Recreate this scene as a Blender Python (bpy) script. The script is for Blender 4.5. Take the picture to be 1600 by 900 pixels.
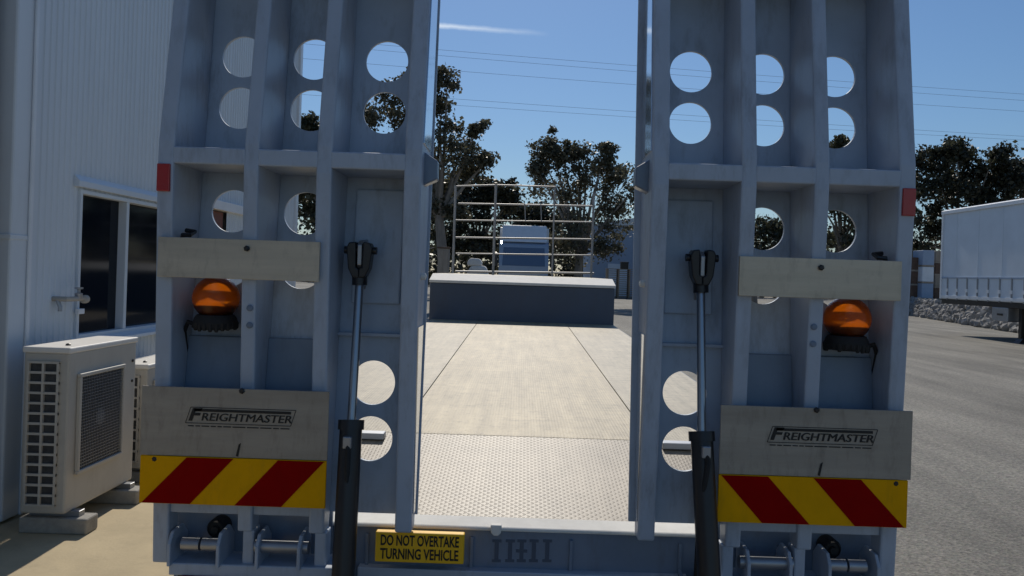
import bpy, bmesh, math, random
import numpy as np
from mathutils import Vector, Matrix, noise

for o in list(bpy.data.objects):
    bpy.data.objects.remove(o)
scene = bpy.context.scene
COL = scene.collection
R = math.radians

# ------------------------------------------------------------------ camera
EYE = 1.55                      # eye height above the yard
FOC = 1200.0                    # focal length in photo pixels (photo 1600 wide)
VPX, VPY, ROLL = 814.0, 430.0, 1.9
cam_d = bpy.data.cameras.new('camera')
cam = bpy.data.objects.new('camera', cam_d)
COL.objects.link(cam)
cam_d.sensor_width = 36.0
cam_d.lens = 36.0 * FOC / 1600.0
cam_d.shift_x = (800 - VPX) / 1600.0
cam_d.shift_y = -(450 - VPY) / 1600.0
cam_d.clip_end = 3000
cam_d.clip_start = 0.05
cam.matrix_world = (Matrix.Translation((0, 0, EYE)) @ Matrix.Rotation(R(90), 4, 'X')
                    @ Matrix.Rotation(R(ROLL), 4, 'Z'))
scene.camera = cam

# ------------------------------------------------------------------ sky, sun, exposure
SUN_EL, SUN_AZ = 43.0, -2.1     # azimuth from +Y towards +X
world = bpy.data.worlds.new('World')
scene.world = world
world.use_nodes = True
wn, wl = world.node_tree.nodes, world.node_tree.links
wn.clear()
w_out = wn.new('ShaderNodeOutputWorld')
w_bg = wn.new('ShaderNodeBackground')
w_bg.inputs['Strength'].default_value = 0.072
sky = wn.new('ShaderNodeTexSky')
sky.sky_type = 'NISHITA'
sky.sun_disc = False
sky.sun_elevation = R(SUN_EL)
sky.sun_rotation = R(SUN_AZ)
sky.altitude = 20
sky.air_density = 1.3
sky.dust_density = 0.34
sky.ozone_density = 10.0
# a thin wisp of contrail, fixed among the sky's own directions
w_tc = wn.new('ShaderNodeTexCoord')
def wmath(op, a, b=None, c=None):
    n = wn.new('ShaderNodeMath'); n.operation = op
    for i, v in enumerate((a, b, c)):
        if v is None: continue
        if isinstance(v, (int, float)): n.inputs[i].default_value = v
        else: wl.new(v, n.inputs[i])
    return n.outputs[0]
def wdot(vec):
    n = wn.new('ShaderNodeVectorMath'); n.operation = 'DOT_PRODUCT'
    wl.new(w_tc.outputs['Generated'], n.inputs[0]); n.inputs[1].default_value = vec
    return n.outputs['Value']
def pixdir(px, py):
    u, v = px - VPX, py - VPY
    c, s = math.cos(R(ROLL)), math.sin(R(ROLL))
    return Vector(((u * c + v * s) / FOC, 1.0, (u * s - v * c) / FOC))
d0, d1 = pixdir(672, 38).normalized(), pixdir(860, 54).normalized()
pn = d0.cross(d1).normalized()
al = (d1 - d0).normalized()
t0, t1 = d0.dot(al), d1.dot(al)
w_no = wn.new('ShaderNodeTexNoise'); w_no.inputs['Scale'].default_value = 38
w_no.inputs['Detail'].default_value = 5
wl.new(w_tc.outputs['Generated'], w_no.inputs['Vector'])
dist = wmath('ABSOLUTE', wmath('ADD', wdot(pn), wmath('MULTIPLY', wmath('SUBTRACT', w_no.outputs['Fac'], 0.5), 0.006)))
band = wmath('SUBTRACT', 1.0, wmath('SMOOTH_MIN', wmath('DIVIDE', dist, 0.0042), 1.0, 0.1))
along = wmath('DIVIDE', wmath('SUBTRACT', wdot(al), t0), t1 - t0)
fade = wmath('MULTIPLY', wmath('GREATER_THAN', along, -0.4), wmath('MAXIMUM', wmath('SUBTRACT', 1.0, along), 0.0))
front = wmath('GREATER_THAN', wdot((0, 1, 0)), 0.5)
wisp = wmath('MULTIPLY', wmath('MULTIPLY', wmath('MAXIMUM', band, 0.0), wmath('MINIMUM', fade, 1.0)), wmath('MULTIPLY', front, 0.8))
w_mix = wn.new('ShaderNodeMix'); w_mix.data_type = 'RGBA'
wl.new(wisp, w_mix.inputs['Factor'])
wl.new(sky.outputs['Color'], w_mix.inputs['A'])
w_mix.inputs['B'].default_value = (11, 12.2, 13.5, 1)
wl.new(w_mix.outputs['Result'], w_bg.inputs['Color'])
wl.new(w_bg.outputs['Background'], w_out.inputs['Surface'])

sun_d = bpy.data.lights.new('sun', 'SUN')
sun_d.energy = 3.2
sun_d.angle = R(0.53)
sun_d.color = (1.0, 0.93, 0.82)
sun = bpy.data.objects.new('sun', sun_d)
COL.objects.link(sun)
sdir = Vector((math.sin(R(SUN_AZ)) * math.cos(R(SUN_EL)), math.cos(R(SUN_AZ)) * math.cos(R(SUN_EL)), math.sin(R(SUN_EL))))
sun.rotation_euler = sdir.to_track_quat('Z', 'Y').to_euler()
sun.location = (0, 0, 30)

scene.view_settings.view_transform = 'Standard'
scene.view_settings.look = 'None'
scene.view_settings.exposure = 0.0
scene.view_settings.gamma = 1.0
scene.view_settings.use_curve_mapping = False

# ------------------------------------------------------------------ pixel -> place
def P(px, py, Y):
    d = pixdir(px, py)
    return Vector((d.x * Y, Y, EYE + d.z * Y))

# ------------------------------------------------------------------ materials
def mat(name, col, rough=0.5, metal=0.0, var=0.12, scale=6.0, bump=0.0, bscale=80.0, coat=0.0,
        stretch=None, spec=0.5, rvar=0.0, trans=0.0, dirt=0.0, dirtcol=(0.09, 0.07, 0.05), fleck=0.0):
    m = bpy.data.materials.new(name); m.use_nodes = True
    nt = m.node_tree; n, l = nt.nodes, nt.links
    b = n['Principled BSDF']
    b.inputs['Roughness'].default_value = rough
    b.inputs['Metallic'].default_value = metal
    b.inputs['Coat Weight'].default_value = coat
    b.inputs['Coat Roughness'].default_value = 0.12
    b.inputs['Specular IOR Level'].default_value = spec
    tc = n.new('ShaderNodeTexCoord')
    mp = n.new('ShaderNodeMapping'); l.new(tc.outputs['Object'], mp.inputs['Vector'])
    if stretch: mp.inputs['Scale'].default_value = stretch
    no = n.new('ShaderNodeTexNoise'); no.inputs['Scale'].default_value = scale
    no.inputs['Detail'].default_value = 6; no.inputs['Roughness'].default_value = 0.6
    l.new(mp.outputs['Vector'], no.inputs['Vector'])
    ramp = n.new('ShaderNodeValToRGB')
    ramp.color_ramp.elements[0].position = 0.3; ramp.color_ramp.elements[1].position = 0.72
    ramp.color_ramp.elements[0].color = tuple(c * (1 - var) for c in col) + (1,)
    ramp.color_ramp.elements[1].color = tuple(min(1, c * (1 + var)) for c in col) + (1,)
    l.new(no.outputs['Fac'], ramp.inputs['Fac'])
    outc = ramp.outputs['Color']
    if dirt > 0:
        n2 = n.new('ShaderNodeTexNoise'); n2.inputs['Scale'].default_value = scale * 1.7
        n2.inputs['Detail'].default_value = 8; n2.inputs['Roughness'].default_value = 0.7
        m2 = n.new('ShaderNodeMapping'); m2.inputs['Scale'].default_value = (1.6, 1.6, 0.5)
        l.new(tc.outputs['Object'], m2.inputs['Vector']); l.new(m2.outputs['Vector'], n2.inputs['Vector'])
        r2 = n.new('ShaderNodeValToRGB')
        r2.color_ramp.elements[0].position = 0.52; r2.color_ramp.elements[1].position = 0.78
        r2.color_ramp.elements[0].color = (0, 0, 0, 1); r2.color_ramp.elements[1].color = (dirt, dirt, dirt, 1)
        l.new(n2.outputs['Fac'], r2.inputs['Fac'])
        mx = n.new('ShaderNodeMix'); mx.data_type = 'RGBA'
        l.new(r2.outputs['Color'], mx.inputs['Factor']); l.new(outc, mx.inputs['A'])
        mx.inputs['B'].default_value = dirtcol + (1,)
        outc = mx.outputs['Result']
    if fleck > 0:
        n4 = n.new('ShaderNodeTexNoise'); n4.inputs['Scale'].default_value = 34; n4.inputs['Detail'].default_value = 9; n4.inputs['Roughness'].default_value = 0.75
        m4 = n.new('ShaderNodeMapping'); m4.inputs['Scale'].default_value = (1.4, 1.4, 0.28)
        l.new(tc.outputs['Object'], m4.inputs['Vector']); l.new(m4.outputs['Vector'], n4.inputs['Vector'])
        n5 = n.new('ShaderNodeTexNoise'); n5.inputs['Scale'].default_value = 3.1; n5.inputs['Detail'].default_value = 4
        l.new(tc.outputs['Object'], n5.inputs['Vector'])
        ml = n.new('ShaderNodeMath'); ml.operation = 'MULTIPLY'
        l.new(n4.outputs['Fac'], ml.inputs[0]); l.new(n5.outputs['Fac'], ml.inputs[1])
        r4 = n.new('ShaderNodeValToRGB')
        r4.color_ramp.elements[0].position = 0.29; r4.color_ramp.elements[1].position = 0.40
        r4.color_ramp.elements[0].color = (0, 0, 0, 1); r4.color_ramp.elements[1].color = (fleck, fleck, fleck, 1)
        l.new(ml.outputs[0], r4.inputs['Fac'])
        mx4 = n.new('ShaderNodeMix'); mx4.data_type = 'RGBA'
        l.new(r4.outputs['Color'], mx4.inputs['Factor']); l.new(outc, mx4.inputs['A'])
        mx4.inputs['B'].default_value = (0.085, 0.06, 0.045, 1)
        outc = mx4.outputs['Result']
    l.new(outc, b.inputs['Base Color'])
    if rvar > 0:
        mr = n.new('ShaderNodeMapRange')
        mr.inputs['To Min'].default_value = max(0, rough - rvar); mr.inputs['To Max'].default_value = min(1, rough + rvar)
        l.new(no.outputs['Fac'], mr.inputs['Value']); l.new(mr.outputs['Result'], b.inputs['Roughness'])
    if bump > 0:
        bn = n.new('ShaderNodeTexNoise'); bn.inputs['Scale'].default_value = bscale; bn.inputs['Detail'].default_value = 4
        l.new(mp.outputs['Vector'], bn.inputs['Vector'])
        bp = n.new('ShaderNodeBump'); bp.inputs['Strength'].default_value = bump; bp.inputs['Distance'].default_value = 0.01
        l.new(bn.outputs['Fac'], bp.inputs['Height']); l.new(bp.outputs['Normal'], b.inputs['Normal'])
    if trans > 0:
        b.inputs['Transmission Weight'].default_value = trans
    return m

M = {}
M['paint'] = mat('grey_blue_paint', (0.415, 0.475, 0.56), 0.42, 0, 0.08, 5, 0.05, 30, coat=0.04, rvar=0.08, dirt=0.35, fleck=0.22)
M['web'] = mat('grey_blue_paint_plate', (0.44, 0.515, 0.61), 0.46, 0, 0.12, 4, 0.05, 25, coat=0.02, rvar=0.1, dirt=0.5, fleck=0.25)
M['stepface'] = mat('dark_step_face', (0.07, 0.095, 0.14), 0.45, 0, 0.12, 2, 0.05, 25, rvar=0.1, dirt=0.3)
M['doubler_shade'] = mat('shaded_doubler_paint', (0.20, 0.255, 0.33), 0.4, 0, 0.12, 5, 0.05, 25, rvar=0.1, dirt=0.3)  # ramp plate paint darkened, with the shade of the recess put into its colour
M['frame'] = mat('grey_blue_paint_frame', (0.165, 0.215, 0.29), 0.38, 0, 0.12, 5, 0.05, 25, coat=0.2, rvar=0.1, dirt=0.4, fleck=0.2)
M['sheen'] = mat('sheen_strip_metal', (0.70, 0.74, 0.78), 0.08, 0.85, 0.06, 9, 0, 1, rvar=0.04)  # added reflective strip that gives the beam side its bright sheen
M['nameplate'] = mat('dull_name_plate', (0.37, 0.325, 0.265), 0.5, 0.2, 0.14, 9, 0.06, 60, stretch=(0.25, 1, 2.2), rvar=0.1, dirt=0.45, fleck=0.2)
M['alu'] = mat('brushed_plate', (0.57, 0.50, 0.39), 0.42, 0.35, 0.14, 9, 0.06, 60, stretch=(0.25, 1, 2.2), rvar=0.1, dirt=0.4, fleck=0.2)
M['yellow'] = mat('yellow_board', (0.85, 0.40, 0.001), 0.6, 0, 0.06, 12, 0, 1, dirt=0.2, spec=0.08)
M['red'] = mat('red_board', (0.30, 0.001, 0.001), 0.6, 0, 0.06, 12, 0, 1, dirt=0.15, spec=0.05, dirtcol=(0.05, 0.008, 0.006))
M['signyellow'] = mat('yellow_sign_sheet', (1.0, 0.54, 0.008), 0.45, 0, 0.05, 14, 0, 1, dirt=0.2)
M['reflector'] = mat('red_reflector', (0.40, 0.008, 0.006), 0.3, 0, 0.05, 12, 0.1, 300, coat=0.5)
M['black'] = mat('black_paint', (0.012, 0.012, 0.014), 0.35, 0, 0.2, 8, 0, 1)
M['rubber'] = mat('black_rubber', (0.014, 0.014, 0.014), 0.75, 0, 0.2, 20, 0.1, 120)
M['print'] = mat('black_print', (0.006, 0.006, 0.007), 0.5, 0, 0.1, 20)
M['chrome'] = mat('polished_rod', (0.36, 0.37, 0.39), 0.3, 1.0, 0.03, 10)
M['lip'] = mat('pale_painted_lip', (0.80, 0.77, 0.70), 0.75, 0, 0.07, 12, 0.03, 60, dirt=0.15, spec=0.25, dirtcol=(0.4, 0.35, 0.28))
M['steel'] = mat('dull_steel', (0.36, 0.37, 0.39), 0.4, 0.7, 0.1, 9)
M['galv'] = mat('galvanised_pipe', (0.29, 0.285, 0.28), 0.5, 0.1, 0.1, 12)
M['wall'] = mat('blue_grey_wall_sheet', (0.62, 0.68, 0.73), 0.42, 0, 0.05, 1.2, 0, 1, stretch=(1, 1, 0.15), dirt=0.12, dirtcol=(0.22, 0.2, 0.17))
M['trim'] = mat('pale_trim', (0.70, 0.74, 0.78), 0.35, 0, 0.05, 5, coat=0.2)
M['ac'] = mat('cream_casing', (0.50, 0.47, 0.41), 0.45, 0, 0.06, 5, dirt=0.25, dirtcol=(0.25, 0.21, 0.16))
M['aclid_lit'] = mat('sunlit_casing_lid', (0.76, 0.73, 0.67), 0.5, 0, 0.05, 5, dirt=0.2, dirtcol=(0.4, 0.35, 0.28))  # casing cream made paler, sunlight on the top put into its colour
M['acdark'] = mat('dark_coil', (0.06, 0.06, 0.06), 0.6, 0.2, 0.3, 40)
M['concblock'] = mat('grey_block', (0.34, 0.32, 0.28), 0.85, 0, 0.15, 20, 0.3, 90)
M['roof'] = mat('roof_sheet', (0.5, 0.52, 0.54), 0.4, 0.2, 0.06, 3)
M['rust'] = mat('rust_red_door', (0.16, 0.055, 0.035), 0.6, 0, 0.12, 6)
M['white'] = mat('white_paint', (0.75, 0.77, 0.79), 0.4, 0, 0.05, 4, dirt=0.15, dirtcol=(0.3, 0.28, 0.25))
M['curtain'] = mat('pale_curtain_vinyl', (0.66, 0.72, 0.78), 0.55, 0, 0.06, 1.5, 0.15, 3)
M['truckblue'] = mat('blue_truck_paint', (0.26, 0.345, 0.47), 0.3, 0, 0.06, 5, coat=0.4)
M['paleblue'] = mat('pale_blue_sheet', (0.30, 0.38, 0.50), 0.5, 0, 0.06, 3)
M['brown'] = mat('brown_timber', (0.13, 0.075, 0.05), 0.75, 0, 0.25, 8)
M['timber'] = mat('weathered_timber', (0.33, 0.27, 0.21), 0.8, 0, 0.2, 8, stretch=(1, 1, 0.2))
M['bag'] = mat('white_woven_bag', (0.68, 0.67, 0.63), 0.8, 0, 0.08, 6, 0.3, 20)
M['rock'] = mat('grey_rock', (0.26, 0.25, 0.235), 0.9, 0, 0.45, 1.7, 0.4, 12)
M['bark'] = mat('pale_gum_bark', (0.22, 0.19, 0.16), 0.85, 0, 0.3, 5, 0.4, 12, stretch=(1, 1, 0.3))
M['wire'] = mat('dull_conductor', (0.22, 0.24, 0.27), 0.6, 0.4, 0.1, 5)
M['insul'] = mat('pipe_lagging', (0.40, 0.37, 0.32), 0.8, 0, 0.1, 20)
M['tailred'] = mat('red_lamp_lens', (0.42, 0.012, 0.012), 0.18, 0, 0.05, 10, coat=0.5)

def leafmat(name, col):
    m = bpy.data.materials.new(name); m.use_nodes = True
    nt = m.node_tree; n, l = nt.nodes, nt.links
    b = n['Principled BSDF']; b.inputs['Roughness'].default_value = 0.45
    oi = n.new('ShaderNodeNewGeometry')
    ramp = n.new('ShaderNodeValToRGB')
    ramp.color_ramp.elements[0].color = tuple(c * 0.55 for c in col) + (1,)
    ramp.color_ramp.elements[1].color = tuple(c * 1.5 for c in col) + (1,)
    l.new(oi.outputs['Random Per Island'], ramp.inputs['Fac'])
    l.new(ramp.outputs['Color'], b.inputs['Base Color'])
    tr = n.new('ShaderNodeBsdfTranslucent'); l.new(ramp.outputs['Color'], tr.inputs['Color'])
    mx = n.new('ShaderNodeMixShader'); mx.inputs['Fac'].default_value = 0.38
    l.new(b.outputs['BSDF'], mx.inputs[1]); l.new(tr.outputs['BSDF'], mx.inputs[2])
    l.new(mx.outputs['Shader'], n['Material Output'].inputs['Surface'])
    return m
M['leaf_gum'] = leafmat('gum_leaf', (0.10, 0.095, 0.06))
M['leaf_dark'] = leafmat('dark_leaf', (0.045, 0.047, 0.028))
M['leaf_mid'] = leafmat('olive_leaf', (0.06, 0.062, 0.036))

def glassmat(name, col, rough=0.05, spec=0.5):
    m = bpy.data.materials.new(name); m.use_nodes = True
    b = m.node_tree.nodes['Principled BSDF']
    b.inputs['Base Color'].default_value = col + (1,); b.inputs['Roughness'].default_value = rough
    b.inputs['Specular IOR Level'].default_value = spec
    n, l = m.node_tree.nodes, m.node_tree.links
    no = n.new('ShaderNodeTexNoise'); no.inputs['Scale'].default_value = 2.0
    mr = n.new('ShaderNodeMapRange'); mr.inputs['To Min'].default_value = rough * 0.6; mr.inputs['To Max'].default_value = rough * 1.8
    l.new(no.outputs['Fac'], mr.inputs['Value']); l.new(mr.outputs['Result'], b.inputs['Roughness'])
    return m
M['glass'] = glassmat('tinted_window_glass', (0.004, 0.007, 0.013), 0.06, 0.22)
M['screen'] = glassmat('truck_glass', (0.10, 0.15, 0.24), 0.12)

def ambermat():
    # thin moulded amber plastic: partly clear, partly diffusing
    m = bpy.data.materials.new('amber_lens'); m.use_nodes = True
    n, l = m.node_tree.nodes, m.node_tree.links
    n.remove(n['Principled BSDF'])
    tc = n.new('ShaderNodeTexCoord')
    wv = n.new('ShaderNodeTexWave'); wv.inputs['Scale'].default_value = 60; wv.bands_direction = 'Z'
    l.new(tc.outputs['Object'], wv.inputs['Vector'])
    bp = n.new('ShaderNodeBump'); bp.inputs['Strength'].default_value = 0.3; bp.inputs['Distance'].default_value = 0.002
    l.new(wv.outputs['Fac'], bp.inputs['Height'])
    clear = n.new('ShaderNodeBsdfTransparent'); clear.inputs['Color'].default_value = (1.0, 0.50, 0.07, 1)
    tr = n.new('ShaderNodeBsdfTranslucent'); tr.inputs['Color'].default_value = (1.0, 0.42, 0.04, 1)
    gl = n.new('ShaderNodeBsdfGlossy'); gl.inputs['Roughness'].default_value = 0.2; l.new(bp.outputs['Normal'], gl.inputs['Normal'])
    m1 = n.new('ShaderNodeMixShader'); m1.inputs['Fac'].default_value = 0.58
    l.new(clear.outputs['BSDF'], m1.inputs[1]); l.new(tr.outputs['BSDF'], m1.inputs[2])
    m2 = n.new('ShaderNodeMixShader')
    fr = n.new('ShaderNodeFresnel'); fr.inputs['IOR'].default_value = 1.45
    l.new(fr.outputs['Fac'], m2.inputs['Fac'])
    l.new(m1.outputs['Shader'], m2.inputs[1]); l.new(gl.outputs['BSDF'], m2.inputs[2])
    l.new(m2.outputs['Shader'], n['Material Output'].inputs['Surface'])
    return m
M['amber'] = ambermat()

def checkermat(name, col, pitch, rough=0.5, bump=1.0):
    # raised lozenge tread plate
    m = bpy.data.materials.new(name); m.use_nodes = True
    n, l = m.node_tree.nodes, m.node_tree.links
    b = n['Principled BSDF']; b.inputs['Roughness'].default_value = rough
    tc = n.new('ShaderNodeTexCoord')
    def loz(ang, off):
        mp = n.new('ShaderNodeMapping'); mp.inputs['Rotation'].default_value = (0, 0, R(ang))
        mp.inputs['Scale'].default_value = (1 / pitch,) * 3
        mp.inputs['Location'].default_value = (off, off, 0)
        l.new(tc.outputs['Object'], mp.inputs['Vector'])
        sx = n.new('ShaderNodeSeparateXYZ'); l.new(mp.outputs['Vector'], sx.inputs[0])
        def tri(sock, k):
            a = n.new('ShaderNodeMath'); a.operation = 'FRACT'; l.new(sock, a.inputs[0])
            s = n.new('ShaderNodeMath'); s.operation = 'SUBTRACT'; l.new(a.outputs[0], s.inputs[0]); s.inputs[1].default_value = 0.5
            c = n.new('ShaderNodeMath'); c.operation = 'MULTIPLY'; l.new(s.outputs[0], c.inputs[0]); c.inputs[1].default_value = k
            q = n.new('ShaderNodeMath'); q.operation = 'POWER'; l.new(c.outputs[0], q.inputs[0]); q.inputs[1].default_value = 2
            return q.outputs[0]
        a = n.new('ShaderNodeMath'); a.operation = 'ADD'
        l.new(tri(sx.outputs[0], 2.4), a.inputs[0]); l.new(tri(sx.outputs[1], 6.0), a.inputs[1])
        s = n.new('ShaderNodeMath'); s.operation = 'SUBTRACT'; s.use_clamp = True
        s.inputs[0].default_value = 1.0; l.new(a.outputs[0], s.inputs[1])
        return s.outputs[0]
    mxm = n.new('ShaderNodeMath'); mxm.operation = 'MAXIMUM'
    l.new(loz(45, 0.0), mxm.inputs[0]); l.new(loz(-45, 0.25), mxm.inputs[1])
    no = n.new('ShaderNodeTexNoise'); no.inputs['Scale'].default_value = 2.2; no.inputs['Detail'].default_value = 8
    no.inputs['Roughness'].default_value = 0.65
    l.new(tc.outputs['Object'], no.inputs['Vector'])
    ramp = n.new('ShaderNodeValToRGB')
    ramp.color_ramp.elements[0].position = 0.28; ramp.color_ramp.elements[1].position = 0.75
    ramp.color_ramp.elements[0].color = tuple(c * 0.78 for c in col) + (1,)
    ramp.color_ramp.elements[1].color = tuple(c * 1.1 for c in col) + (1,)
    l.new(no.outputs['Fac'], ramp.inputs['Fac'])
    # scuffs running along and across
    n2 = n.new('ShaderNodeTexNoise'); n2.inputs['Scale'].default_value = 7; n2.inputs['Detail'].default_value = 6
    m2 = n.new('ShaderNodeMapping'); m2.inputs['Scale'].default_value = (0.35, 2.2, 1)
    l.new(tc.outputs['Object'], m2.inputs['Vector']); l.new(m2.outputs['Vector'], n2.inputs['Vector'])
    r2 = n.new('ShaderNodeValToRGB'); r2.color_ramp.elements[0].position = 0.55; r2.color_ramp.elements[1].position = 0.85
    r2.color_ramp.elements[1].color = (0.95, 0.95, 0.95, 1)
    l.new(n2.outputs['Fac'], r2.inputs['Fac'])
    mix = n.new('ShaderNodeMix'); mix.data_type = 'RGBA'
    l.new(r2.outputs['Color'], mix.inputs['Factor']); l.new(ramp.outputs['Color'], mix.inputs['A'])
    mix.inputs['B'].default_value = tuple(c * 0.62 for c in col) + (1,)
    # long drag marks and small dark spots
    n6 = n.new('ShaderNodeTexNoise'); n6.inputs['Scale'].default_value = 5; n6.inputs['Detail'].default_value = 8; n6.inputs['Roughness'].default_value = 0.7
    m6 = n.new('ShaderNodeMapping'); m6.inputs['Scale'].default_value = (3.2, 0.22, 1)
    l.new(tc.outputs['Object'], m6.inputs['Vector']); l.new(m6.outputs['Vector'], n6.inputs['Vector'])
    r6 = n.new('ShaderNodeValToRGB'); r6.color_ramp.elements[0].position = 0.32; r6.color_ramp.elements[1].position = 0.66
    r6.color_ramp.elements[0].color = (0.72, 0.71, 0.70, 1); r6.color_ramp.elements[1].color = (1.12, 1.12, 1.11, 1)
    l.new(n6.outputs['Fac'], r6.inputs['Fac'])
    n7 = n.new('ShaderNodeTexNoise'); n7.inputs['Scale'].default_value = 17; n7.inputs['Detail'].default_value = 10; n7.inputs['Roughness'].default_value = 0.8
    l.new(tc.outputs['Object'], n7.inputs['Vector'])
    r7 = n.new('ShaderNodeValToRGB'); r7.color_ramp.elements[0].position = 0.3; r7.color_ramp.elements[1].position = 0.5
    r7.color_ramp.elements[0].color = (0.55, 0.53, 0.5, 1); r7.color_ramp.elements[1].color = (1, 1, 1, 1)
    l.new(n7.outputs['Fac'], r7.inputs['Fac'])
    q1 = n.new('ShaderNodeMix'); q1.data_type = 'RGBA'; q1.blend_type = 'MULTIPLY'; q1.inputs['Factor'].default_value = 1
    q2 = n.new('ShaderNodeMix'); q2.data_type = 'RGBA'; q2.blend_type = 'MULTIPLY'; q2.inputs['Factor'].default_value = 1
    l.new(mix.outputs['Result'], q1.inputs['A']); l.new(r6.outputs['Color'], q1.inputs['B'])
    l.new(q1.outputs['Result'], q2.inputs['A']); l.new(r7.outputs['Color'], q2.inputs['B'])
    l.new(q2.outputs['Result'], b.inputs['Base Color'])
    bp = n.new('ShaderNodeBump'); bp.inputs['Strength'].default_value = bump; bp.inputs['Distance'].default_value = 0.004
    l.new(mxm.outputs[0], bp.inputs['Height']); l.new(bp.outputs['Normal'], b.inputs['Normal'])
    return m
M['tread'] = checkermat('tread_plate', (0.31, 0.255, 0.185), 0.022, 0.5, 0.32)
M['deck'] = checkermat('worn_deck_plate', (0.51, 0.42, 0.265), 0.022, 0.5, 0.35)
M['deckside'] = checkermat('worn_side_plate', (0.46, 0.395, 0.275), 0.022, 0.5, 0.35)

def asphalt():
    m = bpy.data.materials.new('asphalt'); m.use_nodes = True
    n, l = m.node_tree.nodes, m.node_tree.links
    b = n['Principled BSDF']; b.inputs['Roughness'].default_value = 0.85
    tc = n.new('ShaderNodeTexCoord')
    vo = n.new('ShaderNodeTexVoronoi'); vo.inputs['Scale'].default_value = 55
    l.new(tc.outputs['Object'], vo.inputs['Vector'])
    no = n.new('ShaderNodeTexNoise'); no.inputs['Scale'].default_value = 0.35; no.inputs['Detail'].default_value = 9; no.inputs['Roughness'].default_value = 0.62
    mp = n.new('ShaderNodeMapping'); mp.inputs['Scale'].default_value = (1.6, 0.6, 1); mp.inputs['Rotation'].default_value = (0, 0, 0.5)
    l.new(tc.outputs['Object'], mp.inputs['Vector']); l.new(mp.outputs['Vector'], no.inputs['Vector'])
    r1 = n.new('ShaderNodeValToRGB'); r1.color_ramp.elements[0].position = 0.3; r1.color_ramp.elements[1].position = 0.72
    r1.color_ramp.elements[0].color = (0.098, 0.091, 0.080, 1); r1.color_ramp.elements[1].color = (0.225, 0.209, 0.182, 1)
    l.new(no.outputs['Fac'], r1.inputs['Fac'])
    n3 = n.new('ShaderNodeTexNoise'); n3.inputs['Scale'].default_value = 26; n3.inputs['Detail'].default_value = 5; n3.inputs['Roughness'].default_value = 0.8
    l.new(tc.outputs['Object'], n3.inputs['Vector'])
    r3 = n.new('ShaderNodeValToRGB'); r3.color_ramp.elements[0].position = 0.32; r3.color_ramp.elements[1].position = 0.68
    r3.color_ramp.elements[0].color = (0.55, 0.55, 0.55, 1); r3.color_ramp.elements[1].color = (1.4, 1.38, 1.34, 1)
    l.new(n3.outputs['Fac'], r3.inputs['Fac'])
    mu = n.new('ShaderNodeMix'); mu.data_type = 'RGBA'; mu.blend_type = 'MULTIPLY'; mu.inputs['Factor'].default_value = 1
    l.new(r1.outputs['Color'], mu.inputs['A']); l.new(r3.outputs['Color'], mu.inputs['B'])
    r4 = n.new('ShaderNodeMix'); r4.data_type = 'RGBA'; r4.blend_type = 'MULTIPLY'; r4.inputs['Factor'].default_value = 0.55
    l.new(mu.outputs['Result'], r4.inputs['A']); l.new(vo.outputs['Color'], r4.inputs['B'])
    hs = n.new('ShaderNodeHueSaturation'); hs.inputs['Saturation'].default_value = 0.12; hs.inputs['Value'].default_value = 1.5
    l.new(r4.outputs['Result'], hs.inputs['Color'])
    tint = n.new('ShaderNodeMix'); tint.data_type = 'RGBA'; tint.blend_type = 'MULTIPLY'; tint.inputs['Factor'].default_value = 1
    tint.inputs['B'].default_value = (1.04, 0.99, 0.86, 1)
    l.new(hs.outputs['Color'], tint.inputs['A'])
    # broad paler scuffs where wheels have run
    wv = n.new('ShaderNodeTexNoise'); wv.inputs['Scale'].default_value = 0.9; wv.inputs['Detail'].default_value = 6
    wm = n.new('ShaderNodeMapping'); wm.inputs['Rotation'].default_value = (0, 0, -0.35); wm.inputs['Scale'].default_value = (2.6, 0.16, 1)
    l.new(tc.outputs['Object'], wm.inputs['Vector']); l.new(wm.outputs['Vector'], wv.inputs['Vector'])
    wr = n.new('ShaderNodeValToRGB'); wr.color_ramp.elements[0].position = 0.35; wr.color_ramp.elements[1].position = 0.7
    wr.color_ramp.elements[0].color = (0.84, 0.84, 0.84, 1); wr.color_ramp.elements[1].color = (1.16, 1.15, 1.13, 1)
    l.new(wv.outputs['Fac'], wr.inputs['Fac'])
    t2 = n.new('ShaderNodeMix'); t2.data_type = 'RGBA'; t2.blend_type = 'MULTIPLY'; t2.inputs['Factor'].default_value = 1
    l.new(tint.outputs['Result'], t2.inputs['A']); l.new(wr.outputs['Color'], t2.inputs['B'])
    l.new(t2.outputs['Result'], b.inputs['Base Color'])
    bp = n.new('ShaderNodeBump'); bp.inputs['Strength'].default_value = 0.6; bp.inputs['Distance'].default_value = 0.006
    l.new(vo.outputs['Distance'], bp.inputs['Height']); l.new(bp.outputs['Normal'], b.inputs['Normal'])
    return m
M['asphalt'] = asphalt()
M['concrete'] = mat('pale_concrete', (0.50, 0.405, 0.25), 0.85, 0, 0.12, 3, 0.15, 60, dirt=0.3, dirtcol=(0.24, 0.19, 0.13))

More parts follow.
